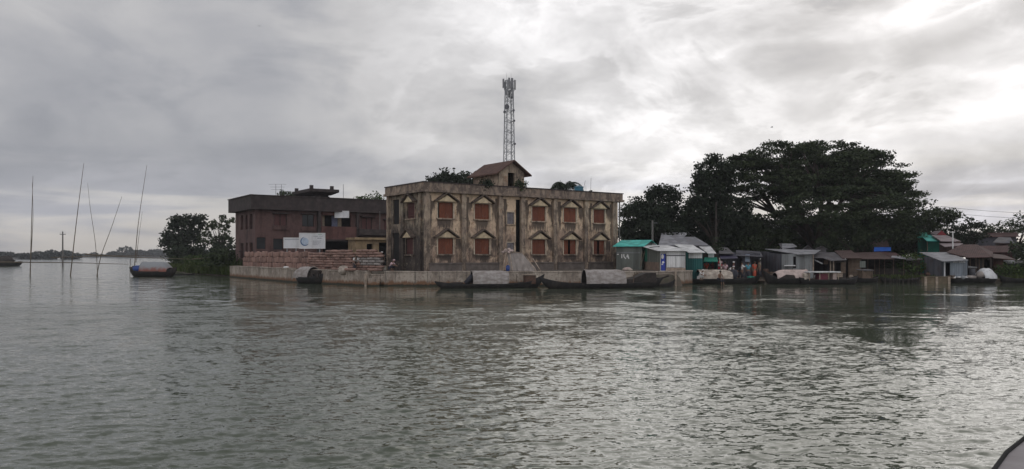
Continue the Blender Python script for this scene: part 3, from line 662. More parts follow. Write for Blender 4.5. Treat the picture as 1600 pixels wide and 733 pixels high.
shrub('bush', 'bushy weeds behind the pole at the right edge', 'bush', (px(1598, 79), 79, .38), 1.2, 1.6, 'leaf', 900, .16, group='bushes by the shacks')

def palm(name, label, x, ytop, D, trunk_h, n=16, L=2.6, zb=1.1):
    base = Vector((px(x, D), D, zb)); top = pz(ytop, D)-zb; t = thing(name, label, 'palm tree', base)
    MB().path([(0, 0, -.4), (.2, 0, top*.5), (0, 0, top)], [.22, .15, .12], 8).build('trunk', MAT['bark'], t, smooth=True)
    v = []
    for i in range(n):
        a = 2*math.pi*i/n+random.uniform(-.2, .2); up = random.uniform(.1, .8); pts = []
        for k in range(12):
            s = k/11; r = L*s*(1-.12*s); z = top+L*(up*s-(.55+up*.35)*s*s); pts.append(Vector((math.cos(a)*r, math.sin(a)*r, z)))
        for k in range(11):
            d = (pts[k+1]-pts[k]).normalized(); sd_ = d.cross(Vector((0, 0, 1))).normalized()
            for sg in (-1, 1):
                for q in range(2):
                    p = pts[k].lerp(pts[k+1], q*.5+.2); tip = p+sd_*sg*(.55*(1-abs(k/11-.45)))+d*.22-Vector((0, 0, .22)); w = d*.05
                    v += [tuple(p-w), tuple(p+w), tuple(tip+w*.3), tuple(tip-w*.3)]
            v += [tuple(pts[k]+Vector((0,0,.02))), tuple(pts[k]-Vector((0,0,.03))), tuple(pts[k+1]-Vector((0,0,.02))), tuple(pts[k+1]+Vector((0,0,.02)))]
    quads_obj('crown', np.array(v), MAT['leaf_dark'], t); return t
palm('palm_tree', 'palm tree crown showing above the parapet left of the blue tank', 884, 289.5, 92, 0, 20, 2.2)
# ================================================================ BUILDINGS
def wall_open(mb, T, L, z0, z1, opens, th):
    """wall from 0..L, z0..z1, thickness th, with real openings; T maps (u, v, z) to local coordinates"""
    us = sorted({0, L, *[o[0] for o in opens], *[o[1] for o in opens]}); zs = sorted({z0, z1, *[o[2] for o in opens], *[o[3] for o in opens]})
    us = [u for u in us if 0 <= u <= L]; zs = [z for z in zs if z0 <= z <= z1]
    def solid(i, j):
        if i < 0 or j < 0 or i >= len(us)-1 or j >= len(zs)-1: return False
        cu, cz = (us[i]+us[i+1])/2, (zs[j]+zs[j+1])/2
        return not any(o[0] < cu < o[1] and o[2] < cz < o[3] for o in opens)
    q = lambda *p: mb.add([T(*a) for a in p], [(0, 1, 2, 3)])
    for i in range(len(us)-1):
        for j in range(len(zs)-1):
            if not solid(i, j): continue
            a, b, c, d = us[i], us[i+1], zs[j], zs[j+1]
            q((a,0,c),(b,0,c),(b,0,d),(a,0,d)); q((a,th,c),(a,th,d),(b,th,d),(b,th,c))
            if not solid(i-1, j): q((a,0,c),(a,0,d),(a,th,d),(a,th,c))
            if not solid(i+1, j): q((b,0,c),(b,th,c),(b,th,d),(b,0,d))
            if not solid(i, j-1): q((a,0,c),(a,th,c),(b,th,c),(b,0,c))
            if not solid(i, j+1): q((a,0,d),(b,0,d),(b,th,d),(a,th,d))
FR = lambda u, v, z: (u, v, z)                                  # front wall
LF = lambda t, v, z: (v, t, z)                                  # left wall (t runs into the scene)

# ---------------- the old cream building
fr = Frame(665, 69.0, 965, 82.3, 1.2)
L = fr.L; W = fr.vat(609, 0)
ZW = 6.95; ZT = 7.78
B = thing('old_building', 'weathered cream two storey building with red shutters and triangular window hoods on the quay', 'building', fr.loc(), fr.rz)
cols = [(684, 708), (741.5, 764.5), (831, 852), (880.5, 900), (927, 944.5)]
up, lo_ = (4.72, 6.12), (1.52, 2.92)
opens = []; wins = []
for i, (a, b) in enumerate(cols):
    for k, (c, d) in enumerate((up, lo_)):
        o = (fr.u(a), fr.u(b), c, d); opens.append(o); wins.append((i, k, o))
stair = (fr.u(806), fr.u(815), .0, 6.7); sw = (fr.u(792), fr.u(803), 4.35, 5.45); sw2 = (fr.u(792), fr.u(803), 1.7, 2.6)
mb = MB(); wall_open(mb, FR, L, 0, ZW, opens+[stair, sw, sw2], .3)
mb.box(0.302, L-.302, W-.3, W, 0, ZW-.01); mb.build('front_wall', MAT['plaster'], B)
# left face
vt = lambda x: fr.vat(x, 0)
lw = [(vt(651), vt(638.5), 4.75, 6.15), (vt(648.5), vt(637), 1.5, 2.95), (vt(626), vt(616), 4.3, 6.6), (vt(626), vt(616), .9, 3.5)]
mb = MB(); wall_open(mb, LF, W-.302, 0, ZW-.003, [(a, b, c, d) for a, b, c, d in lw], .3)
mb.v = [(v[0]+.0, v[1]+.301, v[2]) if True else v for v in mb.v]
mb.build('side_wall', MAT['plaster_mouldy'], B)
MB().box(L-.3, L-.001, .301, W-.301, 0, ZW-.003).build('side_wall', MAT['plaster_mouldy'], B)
MB().box(.31, L-.31, .6, .7, 0, ZW-.02).build('dark_backing', MAT['shade_black'], B)  # near-black backing: the darkness of the rooms put into the colour
MB().box(.9, 1.0, .75, W-.35, 0, ZW-.02).build('dark_backing', MAT['shade_black'], B)
# cornice and parapet wrap round with a lip
mb = MB(); mb.box(-.5, L+.5, -.5, W+.35, ZW+.002, ZW+.22); mb.build('cornice_slab', MAT['cornice_plaster'], B)
mb = MB()
for a, b, c, d in ((-.38, L+.38, -.38, -.14), (-.38, L+.38, W, W+.24)): mb.box(a, b, c, d, ZW+.222, ZT)
for a, b in ((-.38, -.14), (L+.14, L+.38)): mb.box(a, b, -.138, W-.002, ZW+.222, ZT-.002)
mb.build('parapet', MAT['cornice_plaster'], B)
mb = MB(); mb.box(-.44, L+.44, -.45, -.10, ZT+.002, ZT+.09); mb.box(-.44, -.10, -.098, W+.28, ZT+.002, ZT+.088); mb.build('coping', MAT['dark_concrete'], B)
MB().box(-.1, L+.1, -.1, W-.05, ZW+.222, ZW+.30).build('roof', MAT['cornice_plaster'], B)
for x, w in ((668.5, .5), (725.5, .45), (783.3, .45), (818, .45), (868.3, .45), (916.8, .45), (961, .5)):
    u = fr.u(x, -.28); mb = MB(); mb.box(u-w/2, u+w/2, -.28, -.002, 0, ZW-.10); mb.box(u-w/2-.04, u+w/2+.04, -.32, -.002, ZW-.098, ZW-.002)
    mb.build('pilaster', MAT['plaster_stained'], B)
for x in (628, 655):
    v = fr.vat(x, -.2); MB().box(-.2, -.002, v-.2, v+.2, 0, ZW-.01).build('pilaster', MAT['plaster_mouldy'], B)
MB().box(-.25, -.003, W-.2, W+.2, 0, ZW-.01).build('pilaster', MAT['plaster_stained'], B)
# plinth ledges between pilasters
for a, b in ((671, 722), (728, 780), (821, 865), (872, 913), (920, 958)):
    u0, u1 = fr.u(a, -.3), fr.u(b, -.3); mb = MB(); mb.box(u0, u1, -.34, -.004, 0, .62); mb.box(u0-.02, u1+.02, -.40, -.003, .623, .74); mb.build('plinth_ledge', MAT['plinth_grey'], B)
def window(par, u0, u1, z0, z1, state, shut='shutter', hood=True, T=FR, frame='pale_trim', dep=.10, w=.10):
    mp = lambda m: setattr(m, 'v', [T(*p) for p in m.v]) or m
    f = MB(); f.box(u0-w, u0, -.05, .12, z0-.03, z1); f.box(u1, u1+w, -.05, .12, z0-.03, z1); f.box(u0-w, u1+w, -.06, .12, z1+.001, z1+.07)
    win = mp(f).build('window', MAT[frame], par)
    s = MB(); s.box(u0-w-.06, u1+w+.06, -.14, .10, z0-.13, z0-.032); mp(s).build('sill', MAT['plaster_stained'], win)
    mid = (u0+u1)/2; n = 2
    for k in range(n):
        a = u0+(u1-u0)*k/n+.006; b = u0+(u1-u0)*(k+1)/n-.006; m = MB()
        if state == 'ajar': (a, b) = (a, b-.16) if k == 0 else (a+.12, b)
        if state == 'gap' and k == 0: a += .20
        m.box(a, b, dep, dep+.035, z0+.01, z1-.01)
        for q in range(7):                                       # board battens
            x = a+(b-a)*(q+.5)/7; m.box(x-.012, x+.012, dep-.012, dep-.001, z0+.03, z1-.03)
        for zz in (z0+.25, z1-.25): m.box(a+.02, b-.02, dep-.028, dep-.013, zz-.04, zz+.04)
        mp(m).build('shutter', MAT[shut], win)
    if hood:
        hw = (u1-u0)/2+.42; pk = .72; m = MB(); o = .50; t = .11; zb = z1+.08
        for sg in (-1, 1):
            m.slab([(mid+sg*hw, -o, zb-.06), (mid, -o, zb+pk), (mid, -.002, zb+pk), (mid+sg*hw, -.002, zb-.06)], (0, 0, t))
        mp(m).build('hood', MAT['hood_tile'], win)
        m = MB(); h2 = hw*.86; m.slab([(mid-h2*.9, -.30, zb-.01), (mid+h2*.9, -.30, zb-.01), (mid, -.30, zb+pk*.74)], (0, .295, 0)); mp(m).build('gable_infill', MAT['cream_paint'], win)
    return win
states = {(0, 0): 'gap', (3, 1): 'ajar', (4, 1): 'ajar'}
for i, k, o in wins:
    w_ = window(B, *o, states.get((i, k), 'shut'))
window(B, *sw, 'shut', 'grey_shutter', False, dep=.05, w=.05); window(B, *sw2, 'shut', 'grey_shutter', False, dep=.05, w=.05)
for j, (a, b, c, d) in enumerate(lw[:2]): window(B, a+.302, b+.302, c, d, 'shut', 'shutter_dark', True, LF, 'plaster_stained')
for j, (a, b, c, d) in enumerate(lw[2:]):
    m = MB(); m.box(a+.302, b+.302, .14, .18, c, d); m.v = [LF(*p) for p in m.v]; m.build('lower_recess_shade' if j else 'recess_shade', MAT['shade_black'], B)  # near-black panels: the shade inside the two recesses as colour
# small stains of broken parapet above the stair bay
MB().path([(L+.12, -.15, 0), (L+.12, -.15, ZW)], .07, 8).build('drain_pipe', MAT['pole_concrete'], B)
# stair house on the roof
v0 = .55; u0, u1 = fr.u(779.5, v0), fr.u(819, v0); zb = ZW+.305
Dm = fr.D((u0+u1)/2, v0); zp = pz(252.5, Dm)-1.2; ze = pz(268.5, Dm)-1.2; ln = None
ln = fr.vat(739.5, u0)-v0
dz0, dz1 = zb+.001, pz(270, Dm)-1.2
mb = MB(); um = (u0+u1)/2; T2 = lambda u, v, z: (u+u0, v+v0, z)
ud0, ud1 = fr.u(793.5, v0)-u0, fr.u(804, v0)-u0
wall_open(mb, T2, u1-u0, zb, ze, [(ud0, ud1, zb+.3, dz1)], .2)
mb.slab([(u0, v0, ze+.001), (u1, v0, ze+.001), (um, v0, zp-.08)], (0, .2, 0)); mb.slab([(u0, v0+ln-.2, ze+.001), (u1, v0+ln-.2, ze+.001), (um, v0+ln-.2, zp-.08)], (0, .2, 0))
mb.box(u0, u0+.2, v0+.201, v0+ln, zb, ze-.002); mb.box(u1-.2, u1, v0+.201, v0+ln, zb, ze-.002); mb.box(u0+.201, u1-.201, v0+ln-.2, v0+ln-.001, zb, ze-.002)
SH = mb.build('stair_house', MAT['plaster_stained'], B)
mb = MB(); o1, o2 = .55, .5; zov = ze-(zp-ze)*o1/(um-u0)
for sg in (-1, 1):
    ue = um+sg*(um-u0+o1)
    mb.slab([(ue, v0-o2, zov), (um, v0-o2, zp), (um, v0+ln+.3, zp), (ue, v0+ln+.3, zov)], (0, 0, .12))
mb.build('roof', MAT['roof_tiles'], SH)
MB().box(u0+ud0+.0, u0+ud1, v0+.9, v0+.95, zb, dz1).build('door', MAT['shade_black'], SH)  # black sheet set behind the doorway, its shade put into the colour
def on_roof(x, v, z=ZW+.3): q = fr.w(fr.u(x, v), v, z); return q
shrub('roof_bush', 'dark weeds growing against the left wall of the rooftop stair house', 'bush', on_roof(758, -.05), .75, 1.05, 'leaf_dark', 900, .13, group='weeds on the roof')
shrub('roof_bush', 'bushy weed drooping at the right corner of the rooftop stair house', 'bush', on_roof(812, -.05), .55, 1.25, 'leaf', 600, .13, group='weeds on the roof')
shrub('roof_bush', 'low weed clump on the parapet left of the blue tank', 'bush', on_roof(866, .4), .55, .75, 'leaf_dark', 400, .13, group='weeds on the roof')
shrub('roof_bush', 'small tuft of weeds on the parapet right of the blue tank', 'bush', on_roof(922, .4), .35, .75, 'leaf_dark', 250, .12, group='weeds on the roof')
shrub('roof_bush', 'round dark weed clump on the parapet beside the palm crown', 'bush', on_roof(874, 1.2), .45, 1.2, 'leaf_dark', 420, .13, group='weeds on the roof')
# water tank
q = on_roof(904.5, 1.6); D_ = q.y; rw = 7.4/F*D_; t = thing('water_tank', 'blue plastic water tank on the roof of the old building', 'tank', q)
zt = pz(291.8, D_)-q.z; mb = MB(); n = 20
prof = [(rw*.96, 0), (rw*.96, zt*.25), (rw, zt*.28), (rw, zt*.34), (rw*.95, zt*.37), (rw*.95, zt*.62), (rw, zt*.65), (rw, zt*.72), (rw*.95, zt*.75), (rw*.95, zt*.93), (rw*1.02, zt*.95), (rw*1.02, zt), (rw*.4, zt*1.05)]
rows = [[(r*math.cos(2*math.pi*k/n), r*math.sin(2*math.pi*k/n), z) for k in range(n+1)] for r, z in prof]
mb.grid(rows).build('tank_body', MAT['tank_blue'], t); MB().path([(0,0,zt*1.03), (0,0,zt*1.1)], rw*.36, 12).build('lid', MAT['tank_blue'], t)
for x, yt, lean, nm in ((892.5, 284, -.35, 'leaning left beside the blue tank'), (911.5, 282, .2, 'just right of the blue tank'), (915.5, 290, 0, 'short, between the taller rods'), (922.8, 278, .05, 'tallest, above the small weed tuft')):
    q = on_roof(x, .3); D_ = q.y; h = pz(yt, D_)-q.z
    o = MB().path([(0, 0, 0), (lean*.4, 0, h*.6), (lean, 0, h)], .016, 5).build('iron_rod', MAT['steel_dark']); o.location = q; setp(o, 'thin iron rod sticking up from the roof '+nm, 'rod', 'iron rods on the roof')

# ---------------- brick building
fb = Frame(399, 97.0, 610, 107.0, 1.2); LB = fb.u(650); WB = fb.vat(368, 0); BZ = 7.05; BT = 8.75
B2 = thing('brick_building', 'dark red brick two storey building with heavy flat parapet behind the stacked sacks', 'building', fb.loc(), fb.rz)
def ob(x0, x1, y0, y1, f=fb, v=0): u_, w_ = f.u(x0, v), f.u(x1, v); m = (x0+x1)/2; return (u_, w_, f.zx(m, y1, v), f.zx(m, y0, v))
bw = [ob(428, 448, 334.5, 352), ob(472, 490.5, 335.5, 354), ob(401, 415, 371, 389), ob(427, 442, 373, 390), ob(503.5, 548, 337, 354), ob(505, 556, 377, 398), ob(565, 581, 340, 360), ob(600, 612, 344, 360)]
mb = MB(); wall_open(mb, FR, LB, 0, BZ, bw, .3); mb.box(0, LB, WB-.3, WB, 0, BZ-.01); mb.box(LB-.3, LB-.001, .301, WB-.301, 0, BZ-.002); mb.build('wall', MAT['brick'], B2)
vb = lambda x: fb.vat(x, 0)
sl_ = []
for a, b in ((394.5, 390), (387, 383.5), (380, 376)):
    sl_ += [(vb(a)-.3, vb(b)-.3, 4.7, 6.6), (vb(a)-.3, vb(b)-.3, 1.0, 3.0)]
mb = MB(); wall_open(mb, LF, WB-.602, 0, BZ-.003, sl_, .3); mb.v = [(v[0], v[1]+.301, v[2]) for v in mb.v]; mb.build('side_wall', MAT['brick'], B2)
MB().box(.31, LB-.31, 1.2, 1.3, 0, BZ-.02).build('dark_backing', MAT['shade_black'], B2)  # near-black backing behind the windows and loggia, room shade as colour
MB().box(.7, .8, 1.31, WB-.31, 0, BZ-.02).build('dark_backing', MAT['shade_black'], B2)
mb = MB(); mb.box(-.75, LB+.75, -.75, WB+.75, BZ+.002, BZ+.25); mb.build('roof_slab', MAT['dark_concrete'], B2)
mb = MB()
for a, b, c, d in ((-.75, LB+.75, -.75, -.55), (-.75, LB+.75, WB+.55, WB+.75), (-.75, -.55, -.549, WB+.549), (LB+.55, LB+.75, -.549, WB+.549)): mb.box(a, b, c, d, BZ+.252, BT)
mb.build('parapet', MAT['dark_concrete'], B2)
MB().box(-.85, LB+.85, -.85, -.5, BT+.002, BT+.1).build('coping', MAT['dark_concrete'], B2); MB().box(-.85, -.5, -.498, WB+.8, BT+.002, BT+.098).build('coping', MAT['dark_concrete'], B2)
for i, o in enumerate(bw[:2]+[bw[6], bw[7]]):
    m = MB(); m.box(o[0]+.02, o[1]-.02, .14, .18, o[2]+.02, o[3]-.02); wd = (o[1]-o[0])
    w_ = m.build('window', MAT['shutter_dark' if i != 1 else 'glass_dark'], B2)
    f = MB(); f.box(o[0], o[0]+.06, .06, .139, o[2], o[3]); f.box(o[1]-.06, o[1], .06, .139, o[2], o[3]); f.box((o[0]+o[1])/2-.03, (o[0]+o[1])/2+.03, .07, .139, o[2], o[3]); f.build('frame', MAT['wood_dark'], w_)
    f = MB(); f.box(o[0]-.15, o[1]+.15, -.25, -.002, o[2]-.55, o[2]-.08); f.build('sill', MAT['brick'], w_)
    f = MB(); f.box(o[0]-.2, o[1]+.2, -.55, -.002, o[3]+.05, o[3]+.15); f.build('sunshade', MAT['dark_concrete'], w_)
for o in bw[2:4]:
    m = MB(); m.box(o[0]+.02, o[1]-.02, .14, .18, o[2]+.02, o[3]-.02); m.build('window', MAT['glass_dark'], B2)
# loggia: curtain, posts, railing wall
o = bw[4]; zf = o[2]
m = MB(); m.box(o[0]+.1, o[0]+.5, .5, .56, zf, o[3]); m.build('curtain', MAT['cloth_khaki'], B2)
m = MB(); m.box(o[1]-1.6, o[1]-1.1, .5, .56, zf, o[3]); m.build('curtain', MAT['cloth_khaki'], B2)
m = MB(); m.box(o[0]+1.5, o[0]+2.6, .62, .66, zf, o[3]); m.build('curtain', MAT['cloth_check'], B2)
red = ob(500, 556, 354.5, 374.5)
m = MB(); m.box(red[0], red[1], -.55, -.004, red[2], red[3]); m.build('balcony_wall', MAT['red_brick'], B2)
m = MB(); m.box(red[0]-.05, red[1]+.3, -1.2, -.006, red[2]-.22, red[2]-.004); m.build('balcony_slab', MAT['dark_concrete'], B2)
r2 = ob(503, 550, 331, 336.5); MB().box(r2[0], r2[1], -.12, -.003, r2[2], r2[3]).build('red_band', MAT['red_brick'], B2)
for x in (499.5, 559): u = fb.u(x, -.6); MB().box(u-.16, u+.16, -.62, -.3 if x > 550 else -.003, 0, BZ-.02).build('post', MAT['dark_concrete'], B2)
can = ob(556, 616, 359, 368); MB().box(can[0], can[1], -1.3, -.005, can[2], can[3]).build('canopy', MAT['dark_concrete'], B2)
# lower yellow extension
e0, e1 = fb.u(556, -4), fb.u(618, -4); eo = ob(573, 582, 381, 396, v=-4), ob(592, 607, 379, 398, v=-4); ez = fb.zx(585, 375, -4)
mb = MB(); wall_open(mb, lambda u, v, z: (u+e0, v-4, z), e1-e0, 0, ez, [(max(.05, o[0]-e0), o[1]-e0, .05, o[3]) for o in eo], .25)
mb.box(e0, e0+.25, -3.749, -1.4, 0, ez-.01); mb.build('extension_wall', MAT['yellow_wall'], B2)
MB().box(e0-.3, e1+.3, -4.5, -1.31, ez+.002, ez+.30).build('extension_roof', MAT['yellow_wall'], B2)
MB().box(e0+.26, e1, -2.2, -2.1, 0, ez-.02).build('dark_backing', MAT['shade_black'], B2)  # near-black backing gives the extension's dark inside by colour
# tank house on its roof
v1 = 2.6; h0, h1 = fb.u(484, v1), fb.u(530, v1); hd = fb.vat(457, h0)-v1; hb = BZ+.3; zt0, zt1 = fb.zx(507, 304.0, v1), fb.zx(507, 296.5, v1)
ov = 1.1; mb = MB(); mb.box(h0+ov, h1-ov, v1+ov, v1+hd-ov, hb, zt0-.002); TH = mb.build('tank_house', MAT['dark_concrete'], B2)
mb = MB(); z_ = (zt0+zt1)/2-.2
lo = [(h0+ov*.7, v1+ov*.7), (h1-ov*.7, v1+ov*.7), (h1-ov*.7, v1+hd-ov*.7), (h0+ov*.7, v1+hd-ov*.7)]; hi = [(h0, v1), (h1, v1), (h1, v1+hd), (h0, v1+hd)]
mb.add([(*p, zt0) for p in lo]+[(*p, zt0+.35) for p in hi]+[(*p, zt1+.1) for p in hi], [(0,3,2,1)]+[(i, (i+1) % 4, 4+(i+1) % 4, 4+i) for i in range(4)]+[(4+i, 4+(i+1) % 4, 8+(i+1) % 4, 8+i) for i in range(4)]+[(8,9,10,11)])
mb.build('roof_hat', MAT['dark_concrete'], TH)
for (a, b) in ((h0+.35, v1+.35), (h1-.9, v1+.35), (h0+.35, v1+hd-.7)): MB().box(a-.2, a+.2, b-.2, b+.2, zt1+.102, zt1+.55).build('stub_post', MAT['dark_concrete'], TH)
m = MB(); m.box(h0+ov+.8, h0+ov+2.0, v1+ov-.03, v1+ov-.003, hb+.3, zt0-.15); m.build('shade_panel', MAT['shade_black'], TH)  # black sheet on the wall face: shade of a hole as colour
m = MB(); m.box(h0+ov-.03, h0+ov-.003, v1+ov+1.0, v1+hd-ov-.8, hb+.5, zt0-.2); m.build('shade_panel', MAT['shade_black'], TH)  # same black sheet on the left face
q = fb.w(fb.u(431, .2), .2, BT+.1); t = thing('tv_antenna', 'small rooftop aerial with crossbars on the brick building parapet', 'antenna', q)
mb = MB(); mb.path([(0,0,-.1), (0,0,1.5)], .025, 5).path([(.7,0,-.1), (.7,0,1.4)], .025, 5)
for z, w in ((1.45, .9), (1.1, .7), (.8, .6)): mb.path([(-w,0,z), (w+.4,0,z)], .018, 4)
mb.build('rods', MAT['steel_dark'], t)
q = fb.w(fb.u(536.5, .2), .2, BT); o = MB().path([(0,0,-.1), (0,0,pz(288, q.y)-q.z)], .03, 5).build('mast', MAT['steel_dark']); o.location = q; setp(o, 'thin vertical mast on the brick building roof', 'mast')
q = fb.w(fb.u(593.5, -1.1), -1.1, can[3]); o = MB().path([(0,0,0), (0,0,pz(330, q.y)-q.z)], .05, 8).build('white_pipe', MAT['pole_concrete']); o.location = q; setp(o, 'pale vertical pipe standing on the canopy of the brick building', 'pipe')
# white signboard on the loggia
def board(name, label, x0, x1, y0, y1, D, yfoot, posts, m='sign_white'):
    z0, z1 = pz(y1, D), pz(y0, D); w = px(x1, D)-px(x0, D); t = thing(name, label, 'sign', (px(x0, D), D, z0 if yfoot is None else yfoot)); zz = z0-t.location.z; h = z1-z0
    MB().box(0, w, 0, .06, zz, zz+h).build('panel', MAT[m], t, bevel=.01)
    if yfoot is not None:
        for p in posts: MB().path([(w*p, .10, 0), (w*p, .10, zz+h*.9)], .05, 8).build('post', MAT['steel'], t)
    fm = MB(); e = .05
    for a, b, c, d in ((0, w, zz, zz+e), (0, w, zz+h-e, zz+h), (0, e, zz+e, zz+h-e), (w-e, w, zz+e, zz+h-e)): fm.box(a, b, -.03, -.002, c, d)
    fm.build('frame', MAT['white_paint'], t); return t, w, h, zz
t, w, h, zz = board('signboard', 'plain white board hanging on the upper balcony of the brick building', 522.8, 545.5, 329.6, 340.5, fb.D(fb.u(534, -.7), -.7), None, ())
t, w, h, zz = board('billboard', 'smaller plain pale billboard partly behind the one with the round emblem', 443, 468.5, 371.3, 388, 85.2, 1.2, (.2, .75))
MB().box(.12, w-.1, -.012, -.003, zz+h*.80, zz+h*.86).build('printed_line', MAT['sign_ink'], t)
t, w, h, zz = board('billboard', 'larger white billboard with a blue crescent emblem above the sacks', 467.3, 508.2, 364, 388.6, 84, 1.2, (.2, .78))
def disc(cx, cz, r0, r1, a0, a1, n=40, y=-.008, taper=False):
    m = MB(); rows = [[], []]
    for i in range(n+1):
        a = R(a0+(a1-a0)*i/n); k = math.sin(math.pi*i/n)**.6 if taper else 1; ri = r1-(r1-r0)*max(.12, k)
        rows[0].append((cx+ri*math.cos(a), y, cz+ri*math.sin(a))); rows[1].append((cx+r1*math.cos(a), y, cz+r1*math.sin(a)))
    return m.grid(rows)
ecx, ecz, er = w*.22, zz+h*.46, h*.27
disc(ecx, ecz, .001, er*.88, 0, 360).build('emblem_disc', MAT['sign_bluegrey'], t)
disc(ecx, ecz, er*.78, er*1.05, 95, 330, y=-.012, taper=True).build('emblem_crescent', MAT['sign_blue'], t)
m = MB(); rnd = random.Random(4)
for (z, a, b, th) in ((.78, .55, .74, .022), (.78, .78, .9, .022), (.66, .70, .88, .03), (.50, .52, .86, .012), (.45, .52, .80, .012), (.40, .52, .84, .012), (.35, .52, .78, .012), (.30, .52, .82, .012), (.25, .52, .72, .012)):
    x = a*w
    while x < b*w: q_ = rnd.uniform(.06, .22); m.box(x, min(x+q_, b*w), -.009, -.003, zz+h*z-h*th, zz+h*z+h*th); x += q_+.04
m.build('lettering', MAT['sign_ink'], t)
MB().box(w*.72, w*.88, -.009, -.003, zz+h*.87, zz+h*.90).build('green_line', MAT['sign_green'], t)

# ---------------- quay walls
def quay_wall(label, a, b, top, th=.55, zc=.14, name='quay_wall', group='quay walls'):
    a, b = Vector(a), Vector(b); d = b-a; Lw = d.length; t = thing(name, label, 'wall', (a.x, a.y, 0), math.atan2(d.y, d.x), group)
    n = max(1, int(Lw/4.2)); m = MB()
    for i in range(n): m.box(Lw*i/n+(.006 if i else 0), Lw*(i+1)/n-(.006 if i < n-1 else 0), .05, th, -.9, top-zc-.002)
    m.build('wall', MAT['quay_concrete'], t, bevel=.015)
    m = MB(); [m.box(Lw*i/(2*n), Lw*(i+1)/(2*n)-.02, random.uniform(-.02, .03), th+.05, top-zc, top-random.uniform(0, .05)) for i in range(2*n)]; m.build('coping', MAT['quay_concrete'], t, bevel=.03); return t, Lw
quay_wall('far half of the slanting concrete quay wall below the row of sacks', QL[0], QL[1], 1.38)
quay_wall('near half of the slanting concrete quay wall behind the small hooded boat', (QL[1][0]+.02, QL[1][1]-.03), QL[2], 1.32)
quay_wall('short low concrete wall between the white painted post and the long front wall', (px(577, 66.9), 66.95), (px(600, 66.6), 66.65), 1.02)
t, Lw = quay_wall('long front concrete quay wall below the old cream building', (px(600, 66.5), 66.5), (px(1054.5, 66.3), 66.3), 1.28)
quay_wall('end of the concrete quay turning back beside the market landing', (px(1054.5, 66.3)+.01, 66.32), (16.2, 70.5), 1.27)
MB().box(0, 0, 0, 0, 0, 0)
o = MB().box(-.10, .10, -.1, .16, -.6, 1.05).build('mooring_post', MAT['wood_pale'], bevel=.03); o.location = (px(571.5, 66.4), 66.4, 0); setp(o, 'pale painted post at the notch in the quay wall', 'post', 'posts on the quay')
o = MB().box(-.07, .07, -.07, .07, -.6, 1.30).build('mooring_post', MAT['wood_pale'], bevel=.02); o.location = (px(1055.6, 66.1), 66.1, 0); setp(o, 'pale slim post at the right end of the front quay', 'post', 'posts on the quay')
m = MB()
for k, (a, b, c) in enumerate(((0, .9, .35), (.3, .9, .65))): m.box(0, 1.0, a, b, -.5+.01*k, c)
o = m.build('quay_steps', MAT['quay_concrete'], bevel=.02); o.location = (px(571, 66.6)+.25, 66.1, 0); setp(o, 'low concrete steps at the notch in the quay wall', 'steps')

# ---------------- shacks
def px_slab(t, name, pts, m, th=.06):
    mi = Matrix.Rotation(-t.rotation_euler[2], 4, 'Z')@Matrix.Translation(-Vector(t.location))
    loc = [mi@P(*p) for p in pts]; n = (loc[1]-loc[0]).cross(loc[2]-loc[0]).normalized(); n = n if n.z < 0 or abs(n.z) < .01 else -n
    return MB().slab(loc, n*th).build(name, MAT[m], t)
def shack(name, label, cat, f, dep, zf, zb, wall, roof, kind='mono', ov=.3, opens=(), group=None, side=None, floor=0.0, th=.05, roofing=True, back=True):
    """f: frame of the front wall; zf, zb: eave heights at front and back (mono) or eave and ridge (gable)"""
    t = thing(name, label, cat, f.loc(), f.rz, group); L = f.L; side = side or wall
    zr = zb; m = MB(); wall_open(m, FR, L, 0, zf, [(max(0, o[0]), min(L, o[1]), max(0, o[2]), min(zf, o[3])) for o in opens], th)
    if kind == 'gable_v': m.slab([(0, 0, zf+.001), (L, 0, zf+.001), (L/2, 0, zr)], (0, th, 0))
    m.build('front_wall', MAT[wall], t)
    e = .003
    if kind == 'mono': sp_ = [(0, th+e, 0), (0, dep, 0), (0, dep, zb-.02), (0, th+e, zf-.02)]
    elif kind == 'gable_u': sp_ = [(0, th+e, 0), (0, dep, 0), (0, dep, zf-.02), (0, dep/2, zr-.05), (0, th+e, zf-.02)]
    else: sp_ = [(0, th+e, 0), (0, dep, 0), (0, dep, zf-.02), (0, th+e, zf-.02)]
    MB().slab(sp_, (th, 0, 0)).build('side_wall', MAT[side], t)
    MB().slab([(L-th, p[1], p[2]) for p in sp_], (th, 0, 0)).build('side_wall', MAT[side], t)
    zbk = zb if kind == 'mono' else zf
    if back: MB().box(th+e, L-th-e, dep-th, dep-e, 0, zbk-.03).build('back_wall', MAT[side], t)
    if roofing:
        m = MB()
        if kind == 'mono':
            s = (zb-zf)/dep; m.slab([(-ov, -ov, zf-ov*s), (L+ov, -ov, zf-ov*s), (L+ov, dep+ov, zb+ov*s), (-ov, dep+ov, zb+ov*s)], (0, 0, .05))
        elif kind == 'gable_u':
            s = (zr-zf)/(dep/2)
            m.slab([(-ov, -ov, zf-ov*s), (L+ov, -ov, zf-ov*s), (L+ov, dep/2, zr), (-ov, dep/2, zr)], (0, 0, .05)); m.slab([(-ov, dep/2, zr), (L+ov, dep/2, zr), (L+ov, dep+ov, zf-ov*s), (-ov, dep+ov, zf-ov*s)], (0, 0, .05))
        else:
            s = (zr-zf)/(L/2)
            m.slab([(-ov, -ov, zf-ov*s), (L/2, -ov, zr), (L/2, dep+ov, zr), (-ov, dep+ov, zf-ov*s)], (0, 0, .05)); m.slab([(L/2, -ov, zr), (L+ov, -ov, zf-ov*s), (L+ov, dep+ov, zf-ov*s), (L/2, dep+ov, zr)], (0, 0, .05))
        m.build('roof', MAT[roof], t)
    return t
